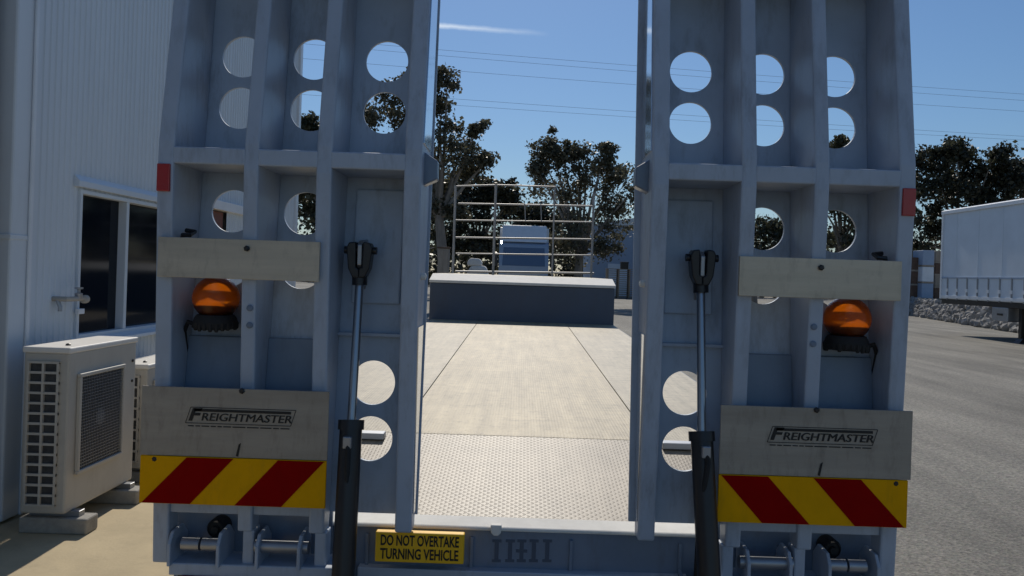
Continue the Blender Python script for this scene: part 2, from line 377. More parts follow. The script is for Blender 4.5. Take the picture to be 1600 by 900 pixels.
# ------------------------------------------------------------------ building helpers
class MB:
    """collects shapes given in world coordinates; build() links them as ONE mesh object"""
    def __init__(self): self.v, self.f = [], []
    def add(self, vs, fs):
        k = len(self.v); self.v += [tuple(p) for p in vs]; self.f += [tuple(i + k for i in f) for f in fs]; return self
    def box(self, x0, x1, y0, y1, z0, z1):
        x0, x1 = min(x0, x1), max(x0, x1); y0, y1 = min(y0, y1), max(y0, y1); z0, z1 = min(z0, z1), max(z0, z1)
        vs = [(x0, y0, z0), (x1, y0, z0), (x1, y1, z0), (x0, y1, z0), (x0, y0, z1), (x1, y0, z1), (x1, y1, z1), (x0, y1, z1)]
        return self.add(vs, [(0, 3, 2, 1), (4, 5, 6, 7), (0, 1, 5, 4), (1, 2, 6, 5), (2, 3, 7, 6), (3, 0, 4, 7)])
    def hexa(self, vs):
        return self.add(vs, [(0, 3, 2, 1), (4, 5, 6, 7), (0, 1, 5, 4), (1, 2, 6, 5), (2, 3, 7, 6), (3, 0, 4, 7)])
    def prism(self, prof, axis, a, b):
        # prof: list of 2D points; axis 'x','y','z' extrusion from a to b
        n = len(prof)
        def pt(p, t):
            return {'x': (t, p[0], p[1]), 'y': (p[0], t, p[1]), 'z': (p[0], p[1], t)}[axis]
        vs = [pt(p, a) for p in prof] + [pt(p, b) for p in prof]
        fs = [tuple(range(n))[::-1], tuple(range(n, 2 * n))] + [(i, (i + 1) % n, n + (i + 1) % n, n + i) for i in range(n)]
        return self.add(vs, fs)
    def tube(self, pts, r, n=12, cap=True):
        pts = [Vector(p) for p in pts]
        rs = r if isinstance(r, (list, tuple)) else [r] * len(pts)
        vs, fs = [], []
        prev = None
        for i, p in enumerate(pts):
            d = (pts[min(i + 1, len(pts) - 1)] - pts[max(i - 1, 0)]).normalized()
            if prev is None:
                u = d.orthogonal().normalized()
            else:
                u = (prev - d * prev.dot(d)).normalized()
            prev = u; w = d.cross(u)
            for k in range(n):
                a = 2 * math.pi * k / n
                vs.append(p + (u * math.cos(a) + w * math.sin(a)) * rs[i])
        for i in range(len(pts) - 1):
            for k in range(n):
                k2 = (k + 1) % n
                fs.append((i * n + k, i * n + k2, (i + 1) * n + k2, (i + 1) * n + k))
        if cap:
            fs.append(tuple(range(n))[::-1]); fs.append(tuple(range((len(pts) - 1) * n, len(pts) * n)))
        return self.add(vs, fs)
    def lathe(self, c, axis, prof, n=24):
        # prof: (radius, offset along axis)
        ax = Vector(axis).normalized(); u = ax.orthogonal().normalized(); w = ax.cross(u); c = Vector(c)
        vs, fs = [], []
        for r, t in prof:
            for k in range(n):
                a = 2 * math.pi * k / n
                vs.append(c + ax * t + (u * math.cos(a) + w * math.sin(a)) * max(r, 1e-4))
        for i in range(len(prof) - 1):
            for k in range(n):
                k2 = (k + 1) % n
                fs.append((i * n + k, i * n + k2, (i + 1) * n + k2, (i + 1) * n + k))
        fs.append(tuple(range(n))[::-1]); fs.append(tuple(range((len(prof) - 1) * n, len(prof) * n)))
        return self.add(vs, fs)
    def build(self, name, material, parent=None, bevel=0.0, smooth=False, segs=2):
        off = ROOTLOC.get(parent.name, Vector((0, 0, 0))) if parent else Vector((0, 0, 0))
        me = bpy.data.meshes.new(name)
        vs = [(v[0] - off.x, v[1] - off.y, v[2] - off.z) for v in self.v]
        me.from_pydata(vs, [], self.f)
        bm = bmesh.new(); bm.from_mesh(me); bmesh.ops.recalc_face_normals(bm, faces=bm.faces); bm.to_mesh(me); bm.free()
        if smooth:
            me.polygons.foreach_set('use_smooth', [True] * len(me.polygons))
            me.set_sharp_from_angle(angle=R(38))
        me.materials.append(material)
        o = bpy.data.objects.new(name, me); COL.objects.link(o)
        if parent:
            o.parent = parent; ROOTLOC[o.name] = off.copy()
        if bevel > 0:
            bv = o.modifiers.new('bevel', 'BEVEL'); bv.width = bevel; bv.segments = segs; bv.limit_method = 'ANGLE'; bv.angle_limit = R(40)
        return o
ROOTLOC = {}
def thing(name, loc, label, cat, group=None):
    o = bpy.data.objects.new(name, None); COL.objects.link(o); o.location = loc
    o.empty_display_size = 0.2
    ROOTLOC[o.name] = Vector(loc)
    o['label'] = label; o['category'] = cat
    if group: o['group'] = group
    return o
def tag(o, label, cat, group=None):
    o['label'] = label; o['category'] = cat
    if group: o['group'] = group
    return o
def plate_with_holes(mb, outline, holes, to3, thick, nseg=40):
    """outline: 2D rect points; holes (cx,cz,r); to3(p2, t) -> 3D"""
    bm = bmesh.new(); edges = []
    def loop(pts):
        vs = [bm.verts.new((p[0], p[1], 0)) for p in pts]
        for i in range(len(vs)): edges.append(bm.edges.new((vs[i], vs[(i + 1) % len(vs)])))
    loop(outline)
    for cx, cz, r in holes:
        loop([(cx + r * math.cos(2 * math.pi * k / nseg), cz + r * math.sin(2 * math.pi * k / nseg)) for k in range(nseg)])
    bmesh.ops.triangle_fill(bm, edges=edges, use_beauty=True, use_dissolve=False, normal=(0, 0, 1))
    bm.verts.index_update()
    v2 = [(v.co.x, v.co.y) for v in bm.verts]; n = len(v2)
    vs = [to3(p, 0) for p in v2] + [to3(p, thick) for p in v2]
    fs = [tuple(v.index for v in f.verts) for f in bm.faces]
    out = list(fs) + [tuple(i + n for i in f[::-1]) for f in fs]
    for e in bm.edges:
        if len(e.link_faces) == 1:
            a, b = e.verts[0].index, e.verts[1].index
            out.append((a, b, b + n, a + n))
    bm.free()
    mb.add(vs, out)
def text_mesh(txt, size, xscale=1.0, shear=0.0, bold=0.0, align='CENTER'):
    cu = bpy.data.curves.new('t', 'FONT'); cu.body = txt; cu.size = size; cu.extrude = 0.0008
    cu.align_x = align; cu.align_y = 'CENTER'; cu.shear = shear; cu.offset = bold; cu.resolution_u = 3
    ob = bpy.data.objects.new('t', cu); COL.objects.link(ob)
    dg = bpy.context.evaluated_depsgraph_get()
    me = ob.evaluated_get(dg).to_mesh()
    vs = [(v.co.x * xscale, v.co.y, v.co.z) for v in me.vertices]; fs = [tuple(p.vertices) for p in me.polygons]
    ob.evaluated_get(dg).to_mesh_clear()
    bpy.data.objects.remove(ob); bpy.data.curves.remove(cu)
    return vs, fs
def put_text(mb, txt, c, size, xscale=1.0, shear=0.0, bold=0.0, width=None, align='CENTER', drop=0.0):
    """text on a plate that faces the -Y side; drop = slope of the baseline"""
    vs, fs = text_mesh(txt, size, xscale, shear, bold, align)
    if width:
        w = max(v[0] for v in vs) - min(v[0] for v in vs); vs = [(v[0] * width / w, v[1], v[2]) for v in vs]
    mb.add([(c[0] + v[0], c[1] - v[2], c[2] + v[1]) for v in vs], fs)

# ================================================================== SETTING
g = MB().add([(-400, -60, 0), (400, -60, 0), (400, 700, 0), (-400, 700, 0)], [(0, 1, 2, 3)]).build('ground', M['asphalt'])
g['kind'] = 'structure'
WX = -3.0                                    # face of the shed wall
a = MB().add([(WX - 0.3, -9, 0.004), (-0.9, -9, 0.004), (-0.9, 13, 0.004), (WX - 0.3, 13, 0.004)], [(0, 1, 2, 3)]).build('pavement', M['concrete'])
a['kind'] = 'structure'

# ------------------------------------------------------------------ warehouse on the left
WEND, WTOP = 10.12, 6.0
wh = thing('warehouse', (WX - 6, 3, 0), 'blue-grey metal-clad warehouse with tinted window behind the air conditioners', 'building')
def cladding(y0, y1, z0, z1, x=WX):
    mb = MB(); prof = []
    y = y0; pitch = 0.062
    while y < y1 - 1e-6:
        for dy, dx in ((0, 0), (0.018, 0), (0.026, 0.007), (0.048, 0.007), (0.056, 0)):
            if y + dy < y1: prof.append((x + dx, y + dy))
        y += pitch
    prof.append((x, y1))
    n = len(prof)
    vs = [(p[0], p[1], z0) for p in prof] + [(p[0], p[1], z1) for p in prof]
    fs = [(i, i + 1, n + i + 1, n + i) for i in range(n - 1)]
    mb.add(vs, fs)
    return mb
# openings: window and red door
WIN = (5.17, 6.72, 1.02, 2.03)
DOOR = (7.2, 7.78, 0.0, 2.12)
y = -6.0
sheets = []
cuts = [-6.0, -4.48, -2.96, -1.44, 0.08, 1.6, 3.12, 4.64]
CN = 4.60                                    # corner post position
for i in range(len(cuts) - 1):
    cladding(cuts[i], min(cuts[i + 1], 3.9), 0.05, WTOP).build('cladding_sheet', M['wall'], wh) if cuts[i] < 3.9 else None
seg = [(4.61, 5.17, 0.05, WTOP), (5.17, 5.93, 0.05, 1.02), (5.17, 5.93, 2.03, WTOP), (5.93, 6.72, 0.05, 1.02), (5.93, 6.72, 2.03, WTOP),
       (6.72, 7.2, 0.05, WTOP), (7.2, 7.78, 2.12, WTOP), (7.78, 8.54, 0.05, WTOP), (8.54, 9.3, 0.05, WTOP), (9.3, WEND - 0.06, 0.05, WTOP)]
for s in seg: cladding(*s).build('cladding_sheet', M['wall'], wh)
# body behind the sheets
MB().box(WX - 11.9, WX - 0.13, -6, WEND - 0.05, 0.02, WTOP - 0.02).build('wall', M['wall'], wh)
MB().box(WX - 12.2, WX + 0.02, -6.3, WEND + 0.1, WTOP, WTOP + 0.12).build('roof', M['roof'], wh)
# corner flashing at the end
MB().prism([(WX - 0.14, WEND - 0.07), (WX + 0.03, WEND - 0.07), (WX + 0.03, WEND + 0.02), (WX - 0.14, WEND + 0.02)], 'z', 0.02, WTOP - 0.01).build('corner_flashing', M['trim'], wh)
# smooth pier with a pale lip and the dark slot beside the sliding door
MB().box(WX - 0.1, WX + 0.045, 4.44, 4.61, 0.02, WTOP - 0.01).build('pier', M['wall'], wh, 0.012)
MB().box(WX + 0.0455, WX + 0.062, 4.585, 4.615, 0.02, WTOP - 0.01).build('pier_lip', M['trim'], wh, 0.006)
MB().box(WX - 0.125, WX - 0.10, 4.33, 4.44, 0.02, WTOP - 0.01).build('slot', M['black'], wh)
MB().box(WX - 0.11, WX - 0.01, 3.92, 4.345, 0.03, 4.8).build('sliding_door', M['ac'], wh, 0.006)
MB().box(WX - 0.03, WX + 0.05, 4.43, 4.625, 1.66, 1.69).build('pier_joint', M['wall'], wh, 0.004)
# window
win = MB()
y0, y1, z0, z1 = WIN
fw = 0.028
win.box(WX - 0.09, WX + 0.022, y0, y0 + fw, z0, z1); win.box(WX - 0.09, WX + 0.022, y1 - fw, y1, z0, z1)
win.box(WX - 0.09, WX + 0.022, y0 + fw, y1 - fw, z1 - fw, z1); win.box(WX - 0.09, WX + 0.022, y0 + fw, y1 - fw, z0, z0 + fw)
ym = 5.80
win.box(WX - 0.088, WX + 0.02, ym - 0.02, ym + 0.02, z0 + fw, z1 - fw)
w = win.build('window', M['wall'], wh, 0.004)
MB().box(WX - 0.05, WX - 0.042, y0 + fw, ym - 0.02, z0 + fw, z1 - fw).build('pane', M['glass'], w)
MB().box(WX - 0.07, WX - 0.062, ym + 0.02, y1 - fw, z0 + fw, z1 - fw).build('pane', M['glass'], w)
MB().prism([(WX, z1 + 0.10), (WX + 0.04, z1 + 0.055), (WX + 0.04, z1 + 0.015), (WX, z1 + 0.015)], 'y', y0 - 0.05, y1 + 0.05).build('head_flashing', M['wall'], w, 0.003)
MB().prism([(WX, z0 + 0.01), (WX + 0.075, z0 - 0.02), (WX + 0.075, z0 - 0.045), (WX, z0 - 0.03)], 'y', y0 - 0.04, y1 + 0.04).build('sill', M['wall'], w, 0.003)
MB().box(WX + 0.02, WX + 0.045, y0 - 0.02, y0 + 0.05, 1.19, 1.225).build('window_catch', M['white'], w, 0.003)
# rust red door with pale head
d = MB().box(WX - 0.08, WX - 0.02, DOOR[0] + 0.04, DOOR[1] - 0.04, 0.02, DOOR[3] - 0.04).build('door', M['rust'], wh, 0.004)
MB().box(WX - 0.05, WX + 0.05, DOOR[0] - 0.04, DOOR[1] + 0.5, DOOR[3] - 0.03, DOOR[3] + 0.06).build('door_head', M['white'], d, 0.004)
MB().box(WX - 0.02, WX + 0.04, DOOR[0] + 0.08, DOOR[0] + 0.11, 0.95, 1.1).build('door_handle', M['steel'], d, 0.004)
# pipe valve on the wall
tp = thing('wall_tap', (WX + 0.03, 4.98, 1.28), 'small brass-and-white pipe valve cluster on the clad wall before the window', 'tap')
MB().tube([(WX, 4.93, 1.30), (WX + 0.09, 4.93, 1.30), (WX + 0.11, 5.0, 1.30), (WX + 0.11, 5.08, 1.30)], 0.016, 10).build('pipe', M['insul'], tp, smooth=True)
MB().lathe((WX + 0.11, 5.03, 1.32), (0, 0, 1), [(0.014, -0.03), (0.024, -0.01), (0.024, 0.015), (0.01, 0.02), (0.01, 0.04), (0.026, 0.045), (0.026, 0.055)], 12).build('valve', M['steel'], tp, smooth=True)
MB().lathe((WX + 0.11, 5.085, 1.295), (0, 1, 0), [(0.016, -0.01), (0.028, 0), (0.028, 0.03), (0.012, 0.035)], 12).build('end_cap', M['insul'], tp, smooth=True)
MB().tube([(WX + 0.03, 4.93, 1.30), (WX + 0.05, 4.93, 1.25), (WX + 0.05, 4.93, 1.22)], 0.013, 8).build('spout', M['steel'], tp, smooth=True)

# ------------------------------------------------------------------ air conditioners
def aircon(name, x0, x1, y0, y1, zb, zt, label, detail=True):
    t = thing(name, ((x0 + x1) / 2, (y0 + y1) / 2, 0.0), label, 'air conditioner', 'air conditioners along the warehouse wall')
    H = zt - zb
    MB().box(x0, x1, y0, y1, zb, zt - 0.03).build('casing', M['ac'], t, 0.012)
    MB().box(x0 - 0.008, x1 + 0.008, y0 - 0.008, y1 + 0.008, zt - 0.034, zt).build('lid', M['aclid_lit'], t, 0.008)
    # side coil opening with a grid of slats, facing the camera end
    sx0, sx1, sz0, sz1 = x0 + 0.035, x1 - 0.055, zb + 0.05, zt - 0.085
    MB().box(sx0, sx1, y0 - 0.003, y0 + 0.02, sz0, sz1).build('coil', M['acdark'], t)
    n = 14 if detail else 8
    for i in range(n + 1):
        z = sz0 + (sz1 - sz0) * i / n
        MB().box(sx0 - 0.006, sx1 + 0.006, y0 - 0.016, y0 - 0.002, z - 0.0065, z + 0.0065).build('grille_bar', M['ac'], t)
    for x in (sx0, (sx0 + sx1) / 2, sx1):
        MB().box(x - 0.006, x + 0.006, y0 - 0.018, y0 - 0.0025, sz0, sz1).build('grille_bar', M['ac'], t)
    # fan opening on the front (+X) with a wire guard
    fy0, fy1 = y0 + (y1 - y0) * 0.13, y0 + (y1 - y0) * 0.74
    fz0, fz1 = zb + H * 0.24, zt - H * 0.19
    MB().box(x1 - 0.01, x1 + 0.003, fy0, fy1, fz0, fz1).build('fan_opening', M['acdark'], t)
    fr = MB()
    fr.box(x1 + 0.001, x1 + 0.024, fy0 - 0.02, fy1 + 0.02, fz1, fz1 + 0.022); fr.box(x1 + 0.001, x1 + 0.024, fy0 - 0.02, fy1 + 0.02, fz0 - 0.022, fz0)
    fr.box(x1 + 0.001, x1 + 0.0235, fy0 - 0.02, fy0, fz0, fz1); fr.box(x1 + 0.001, x1 + 0.0235, fy1, fy1 + 0.02, fz0, fz1)
    fr.build('fan_frame', M['ac'], t, 0.004)
    gm = MB(); k = 30
    for i in range(1, k):
        z = fz0 + (fz1 - fz0) * i / k
        gm.box(x1 + 0.012, x1 + 0.016, fy0, fy1, z - 0.0012, z + 0.0012)
    for i in range(1, 26):
        yy = fy0 + (fy1 - fy0) * i / 26
        gm.box(x1 + 0.008, x1 + 0.0118, yy - 0.0012, yy + 0.0012, fz0, fz1)
    gm.build('fan_guard', M['steel'], t)
    MB().lathe((x1 + 0.004, (fy0 + fy1) / 2, (fz0 + fz1) / 2), (1, 0, 0), [(0.05, 0), (0.05, 0.002), (0.02, 0.004)], 20).build('fan_hub', M['steel'], t, smooth=True)
    for zz in (zt - H * 0.16, zt - H * 0.30):
        MB().lathe((x1, y1 - 0.05, zz), (1, 0, 0), [(0.009, 0), (0.009, 0.006)], 10).build('screw', M['black'], t)
    for yy in (y0 + 0.06, y1 - 0.12):
        MB().box(x0 + 0.02, x1 + 0.05, yy, yy + 0.055, zb - 0.03, zb + 0.002).build('foot', M['steel'], t, 0.003)
        MB().box(x0 - 0.02, x1 + 0.11, yy - 0.035, yy + 0.09, 0.004, zb - 0.03).build('block', M['concblock'], t, 0.01)
    MB().lathe((x1 - 0.08, y0 + 0.12, zt), (0, 0, 1), [(0.014, 0), (0.014, 0.008), (0.006, 0.012)], 10).build('lid_screw', M['black'], t)
    return t
aircon('air_conditioner', -2.765, -2.51, 4.30, 5.05, 0.125, 1.06, 'tall cream air conditioner on grey blocks, at the smooth wall pier')
aircon('air_conditioner', -2.86, -2.58, 5.36, 6.12, 0.11, 0.84, 'shorter cream air conditioner tucked behind the tall unit', False)

# ================================================================== THE TRAILER
CX = 0.041                                   # its centre line
TR = (CX, 2.6, 0.0)
tr = thing('low_loader_trailer', TR, 'blue-grey low loader trailer with both perforated loading ramps raised', 'trailer')

def zl(py, px=370.0, Y=2.54):                # heights read on the left ramp
    return P(px, py, Y).z
Z_TIP, Z_BOT = 3.30, zl(893)
Z_XB = zl(245)
def yweb(z):                                 # front face of the ramp's plate
    za, zb = zl(685), zl(100)
    return 2.69 + (z - za) / (zb - za) * 0.115
def yrib(z):                                 # outer edge of the ramp's beams (fish-belly)
    pts = [(zl(893), 2.59), (Z_XB, 2.53), (zl(0), 2.605), (Z_TIP, 2.722)]
    for (a, ya), (b, yb) in zip(pts, pts[1:]):
        if z <= b or b == Z_TIP:
            return ya + (yb - ya) * (z - a) / (b - a)
OUT = 1.253                                  # half width over the outer beams
RIBS = [(0.0, 0.055), (0.285, 0.335), (0.525, 0.577), (0.815, 0.872)]
LEFTX = lambda px, Y: P(px, 300, Y).x

def ramp(s):
    """s = -1 left ramp, +1 right ramp"""
    X = lambda o: CX + s * (OUT - o)         # o = inset from the outer edge
    # ---- plate with the lightening holes
    col_c = [(RIBS[i][1] + RIBS[i + 1][0]) / 2 for i in range(3)]
    hs = []
    r = 0.077
    def zh(py): return P(480, py, 2.77).z
    for c in col_c:
        hs += [(c, zh(87), r), (c, zh(170), r)]
    for c in col_c[:2]:
        hs += [(c, zh(334), r), (c, zh(418), r)]
    hs += [(col_c[2] + 0.008, P(575, 598, 2.70).z, r), (col_c[2] + 0.008, P(575, 685, 2.69).z, r)]
    for c in col_c: hs += [(c, 2.80, 0.07), (c, 2.98, 0.07)]
    zb_web = zl(813)
    ov = 0.880 if s < 0 else 0.893
    mb = MB()
    plate_with_holes(mb, [(0.004, zb_web), (ov, zb_web), (ov, Z_TIP - 0.01), (0.004, Z_TIP - 0.01)], hs,
                     lambda p, t: (X(p[0]), yweb(p[1]) + t, p[1]), 0.012)
    rp = mb.build('ramp', M['web'], tr)
    # ---- beams
    for k, (a, b) in enumerate(RIBS):
        zb = [zl(893), zl(838), zl(838), zl(840, 620)][k]
        zs = [zb, Z_XB - 0.045, Z_XB + 0.045, zl(0), Z_TIP]
        prof = [(yweb(z) - 0.001, z) for z in (zb, Z_TIP)][::-1] + [(min(yrib(z), yweb(z) - 0.02), z) for z in zs]
        MB().prism(prof, 'x', X(a), X(b)).build('beam', M['paint'], rp, 0.007)
    # mirror-like strips added where the inner beam's glossy side catches bright reflections
    e0 = RIBS[3][1]
    for za, zc in ((zl(222, 650), Z_TIP - 0.1), (zl(812, 650), zl(512, 650))):
        n_ = [za + (zc - za) * q / 6 for q in range(7)]
        ps = [(yrib(z) + 0.018, z) for z in n_] + [(yweb(z) - 0.03, z) for z in n_[::-1]]
        MB().prism(ps, 'x', X(e0 - 0.003), X(e0 + 0.004)).build('sheen_plate', M['sheen'], rp, 0.001)
    MB().lathe((X(e0), 2.62, zl(432, 650)), (s * -1, 0, 0), [(0.012, 0), (0.012, 0.014), (0.006, 0.018)], 12).build('pin', M['lip'], rp, smooth=True)
    # ---- cross members
    gaps = [(RIBS[i][1], RIBS[i + 1][0]) for i in range(3)]
    for i, (a, b) in enumerate(gaps):
        MB().box(X(a - 0.004), X(b + 0.004), 2.534, yweb(Z_XB) - 0.002, Z_XB - 0.028, Z_XB + 0.028).build('cross_member', M['paint'], rp, 0.005)
        z = 2.66
        MB().box(X(a - 0.004), X(b + 0.004), yrib(z) + 0.006, yweb(z) - 0.002, z - 0.02, z + 0.02).build('cross_member', M['paint'], rp, 0.005)
    for (a, b) in gaps[:2]:
        z = zl(801)
        MB().box(X(a - 0.004), X(b + 0.004), yrib(z) + 0.012, yweb(z) + 0.02, z - 0.024, z + 0.024).build('cross_member', M['paint'], rp, 0.006)
    # doubler plates that step the plate low in the outer bays, ledge in the inner bay
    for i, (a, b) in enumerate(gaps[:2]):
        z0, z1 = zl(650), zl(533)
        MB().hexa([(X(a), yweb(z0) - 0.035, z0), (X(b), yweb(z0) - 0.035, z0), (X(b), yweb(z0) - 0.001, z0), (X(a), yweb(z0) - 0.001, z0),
                   (X(a), yweb(z1) - 0.028, z1), (X(b), yweb(z1) - 0.028, z1), (X(b), yweb(z1) - 0.001, z1), (X(a), yweb(z1) - 0.001, z1)]).build('doubler_plate', M['doubler_shade'], rp, 0.003)
    a, b = gaps[2]
    z0, z1 = zl(478, 575), zl(285, 575)
    MB().hexa([(X(a + 0.035), yweb(z0) - 0.014, z0), (X(b - 0.03), yweb(z0) - 0.014, z0), (X(b - 0.03), yweb(z0) - 0.001, z0), (X(a + 0.035), yweb(z0) - 0.001, z0),
               (X(a + 0.035), yweb(z1) - 0.014, z1), (X(b - 0.03), yweb(z1) - 0.014, z1), (X(b - 0.03), yweb(z1) - 0.001, z1), (X(a + 0.035), yweb(z1) - 0.001, z1)]).build('doubler_plate', M['web'], rp, 0.006)
    z = zl(529, 575)
    MB().box(X(a), X(b), yweb(z) - 0.03, yweb(z) - 0.001, z - 0.006, z + 0.006).build('ledge', M['paint'], rp, 0.002)
    # lift lug for the hydraulic ram
    lx = OUT - s * ((P(562, 440, 2.655).x if s < 0 else P(1095, 452, 2.655).x) - CX)
    z0, z1 = zl(440, 575), zl(372, 575)
    MB().prism([(yweb(z0) - 0.002, z0 - 0.05), (yweb(z1) - 0.002, z1 + 0.004), (2.66, z1 - 0.004), (2.635, z1 - 0.02), (2.635, z0 + 0.055), (2.70, z0)], 'x', X(lx - 0.008), X(lx + 0.008)).build('lift_lug', M['steel'], rp, 0.003)
    # stop bracket on the inner edge beside the cross member
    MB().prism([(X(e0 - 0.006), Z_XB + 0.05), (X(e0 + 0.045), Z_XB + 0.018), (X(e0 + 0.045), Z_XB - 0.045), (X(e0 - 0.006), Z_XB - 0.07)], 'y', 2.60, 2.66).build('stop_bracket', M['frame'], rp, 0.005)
    # ---- reflector on the outer beam
    z0, z1 = zl(299, 251), zl(256, 251)
    MB().box(X(0.003), X(0.046), yrib(z0) - 0.010, yrib(z0) + 0.004, z0, z1).build('reflector', M['reflector'], rp, 0.003)
    # ---- upper plain plate, name plate and warning board
    def board(name, pa, pb, ya, yb_, m, Y0, th, tilt=0.0):
        xa, xb = P(pa, 500, Y0).x, P(pb, 500, Y0).x
        if s > 0:
            qa, qb, qy = {'plain_plate': (1155, 1409, 436), 'name_plate': (1125, 1425, 695), 'warning_board': (1122, 1418, 782)}[name]
            xa, xb = P(qa, qy, Y0).x, P(qb, qy, Y0).x
        else:
            qy = {'plain_plate': 405, 'name_plate': 660, 'warning_board': 750}[name]
            xa, xb = P(pa, qy, Y0).x, P(pb, qy, Y0).x
        z1, z0 = zl(ya), zl(yb_)
        dz = tilt
        lo, hi = min(xa, xb), max(xa, xb)
        mbx = MB().hexa([(lo, Y0, z0), (hi, Y0, z0 + dz), (hi, Y0 + th, z0 + dz), (lo, Y0 + th, z0),
                         (lo, Y0, z1), (hi, Y0, z1 + dz), (hi, Y0 + th, z1 + dz), (lo, Y0 + th, z1)])
        return mbx.build(name, m, rp, 0.0015), lo, hi, z0, z1
    board('plain_plate', 246, 499, 374, 436, M['alu'], 2.524, 0.012)
    o, lo, hi, z0, z1 = board('name_plate', 220, 513, 606, 713, M['nameplate'], 2.520, 0.006)
    # the maker's name, a frame with a big initial whose arm runs over the rest
    cx, cz = (lo + hi) / 2 + 0.02 + (0.0 if s < 0 else -0.0), z0 + (z1 - z0) * 0.60
    yf = 2.5185
    t = MB()
    W, Hh = 0.345, 0.046
    put_text(t, 'F', (cx - W / 2 + 0.016, yf, cz), 0.056, 1.3, 0.25, 0.0018)
    for q in (-1, 0, 1): put_text(t, 'REIGHTMASTER', (cx + 0.018 + q * 0.0008, yf - 0.0002 * q, cz - 0.006), 0.036, 1.0, 0.18, 0.0, width=W - 0.05)
    t.box(cx - W / 2 + 0.02, cx + W / 2 - 0.008, yf - 0.0008, yf + 0.0008, cz + 0.0125, cz + 0.021)
    t.build('lettering', M['print'], rp)
    fr = MB()
    sl = 0.008
    def strip(xa, za, xb, zb_, w_):
        dx, dz = xb - xa, zb_ - za; L = math.hypot(dx, dz); nx, nz = -dz / L * w_, dx / L * w_
        fr.add([(xa - nx, yf, za - nz), (xb - nx, yf, zb_ - nz), (xb + nx, yf, zb_ + nz), (xa + nx, yf, za + nz)], [(0, 1, 2, 3)])
    A, B, C_, D_ = (cx - W / 2 - sl, cz - Hh / 2 - 0.003), (cx + W / 2 - sl, cz - Hh / 2 - 0.003), (cx + W / 2 + sl, cz + Hh / 2 + 0.003), (cx - W / 2 + sl, cz + Hh / 2 + 0.003)
    for p, q in ((A, B), (B, C_), (C_, D_), (D_, A)): strip(p[0], p[1], q[0], q[1], 0.0011)
    rng = random.Random(4)
    x = cx - W / 2
    while x < cx + W / 2 - 0.02:                # the fine line of print under the frame
        ln = rng.uniform(0.012, 0.045); fr.add([(x, yf, cz - 0.037), (min(x + ln, cx + W / 2), yf, cz - 0.037), (min(x + ln, cx + W / 2), yf, cz - 0.0335), (x, yf, cz - 0.0335)], [(0, 1, 2, 3)]); x += ln + 0.005
    fr.build('print_frame', M['print'], rp)
    MB().add([(cx - 0.012, yf, z0 + 0.006), (cx - 0.004, yf, z0 + 0.004), (cx + 0.004, yf, z0 + 0.05), (cx - 0.004, yf, z0 + 0.044)], [(0, 1, 2, 3)]).build('scratch_mark', M['print'], rp)
    for xx, pz in ((X(0.31), zl(388)), (X(0.31), zl(609)), (lo + 0.05, z0 - 0.012), (hi - 0.05, z0 - 0.012)):
        MB().lathe((xx, 2.522, pz), (0, -1, 0), [(0.010, 0), (0.010, 0.005), (0.006, 0.008)], 6).build('bolt', M['black'], rp)
    o, lo, hi, z0, z1 = board('warning_board', 218, 509, 713.5, 787, M['yellow'], 2.516, 0.010)
    w_, h_ = hi - lo, z1 - z0
    # two slanting red bands
    for f0, f1, g0, g1 in ((0.015, 0.275, 0.25, 0.50), (0.515, 0.765, 0.74, 0.988)):
        q = [(f0, 0.012), (f1, 0.012), (g1, 0.988), (g0, 0.988)]
        if s > 0: q = [(1 - u, v) for u, v in q][::-1]
        vs = [(lo + u * w_, 2.5135, z0 + v * h_) for u, v in q] + [(lo + u * w_, 2.5158, z0 + v * h_) for u, v in q]
        MB().add(vs, [(0, 1, 2, 3), (7, 6, 5, 4), (0, 1, 5, 4), (1, 2, 6, 5), (2, 3, 7, 6), (3, 0, 4, 7)]).build('red_band', M['red'], rp)
    # small dark lashing hooks and bolt holes
    MB().tube([(X(0.062), 2.60, zl(372, 275)), (X(0.075), 2.575, zl(366, 275)), (X(0.10), 2.575, zl(366, 275)), (X(0.103), 2.60, zl(360, 275)), (X(0.07), 2.61, zl(358, 275))], 0.008, 8).build('hook', M['black'], rp, smooth=True)
    for py in (481, 508):
        MB().lathe((X(0.316), yrib(zl(py)) - 0.001, zl(py)), (0, -1, 0), [(0.011, -0.002), (0.011, 0.003), (0.006, 0.005)], 12).build('bolt', M['frame'], rp)
    # ---- amber beacon in the outer bay
    bc = P(330, 466, 2.60)
    bx = bc.x if s < 0 else 2 * CX - bc.x
    rr = 0.078
    bz = bc.z
    pr = [(rr * math.cos(t_), rr * 0.98 * math.sin(t_)) for t_ in [R(-68 + i * 9.6) for i in range(17)]]
    by = yweb(bz) - 0.089
    MB().lathe((bx, by, bz), (0, 0, 1), pr + [(0.004, rr * 0.985)], 36).build('beacon', M['amber'], rp, smooth=True)
    MB().lathe((bx, by, bz), (0, 0, 1), [(0.02, -0.07), (0.054, -0.05), (0.066, -0.032), (0.066, -0.016), (0.058, -0.012), (0.012, -0.008), (0.008, 0.0), (0.004, 0.002)], 20).build('beacon_light_block', M['black'], rp, smooth=True)  # black insert added inside the dome to keep its lower half dark
    bb = MB().lathe((bx, by, bz - 0.082), (0, 0, 1), [(0.052, -0.026), (0.070, -0.02), (0.074, -0.002), (0.068, 0.014), (0.062, 0.024), (0.05, 0.026)], 32)
    brng = random.Random(31 + s)
    for k in range(22):
        a_ = 2 * math.pi * k / 22
        px_, py_ = bx + 0.068 * math.cos(a_), by + 0.068 * math.sin(a_)
        h_ = brng.uniform(0.008, 0.02)
        bb.lathe((px_, py_, bz - 0.094 - h_), (0, 0, 1), [(0.005, 0), (0.008, h_ * 0.4), (0.009, h_ + 0.01)], 7)
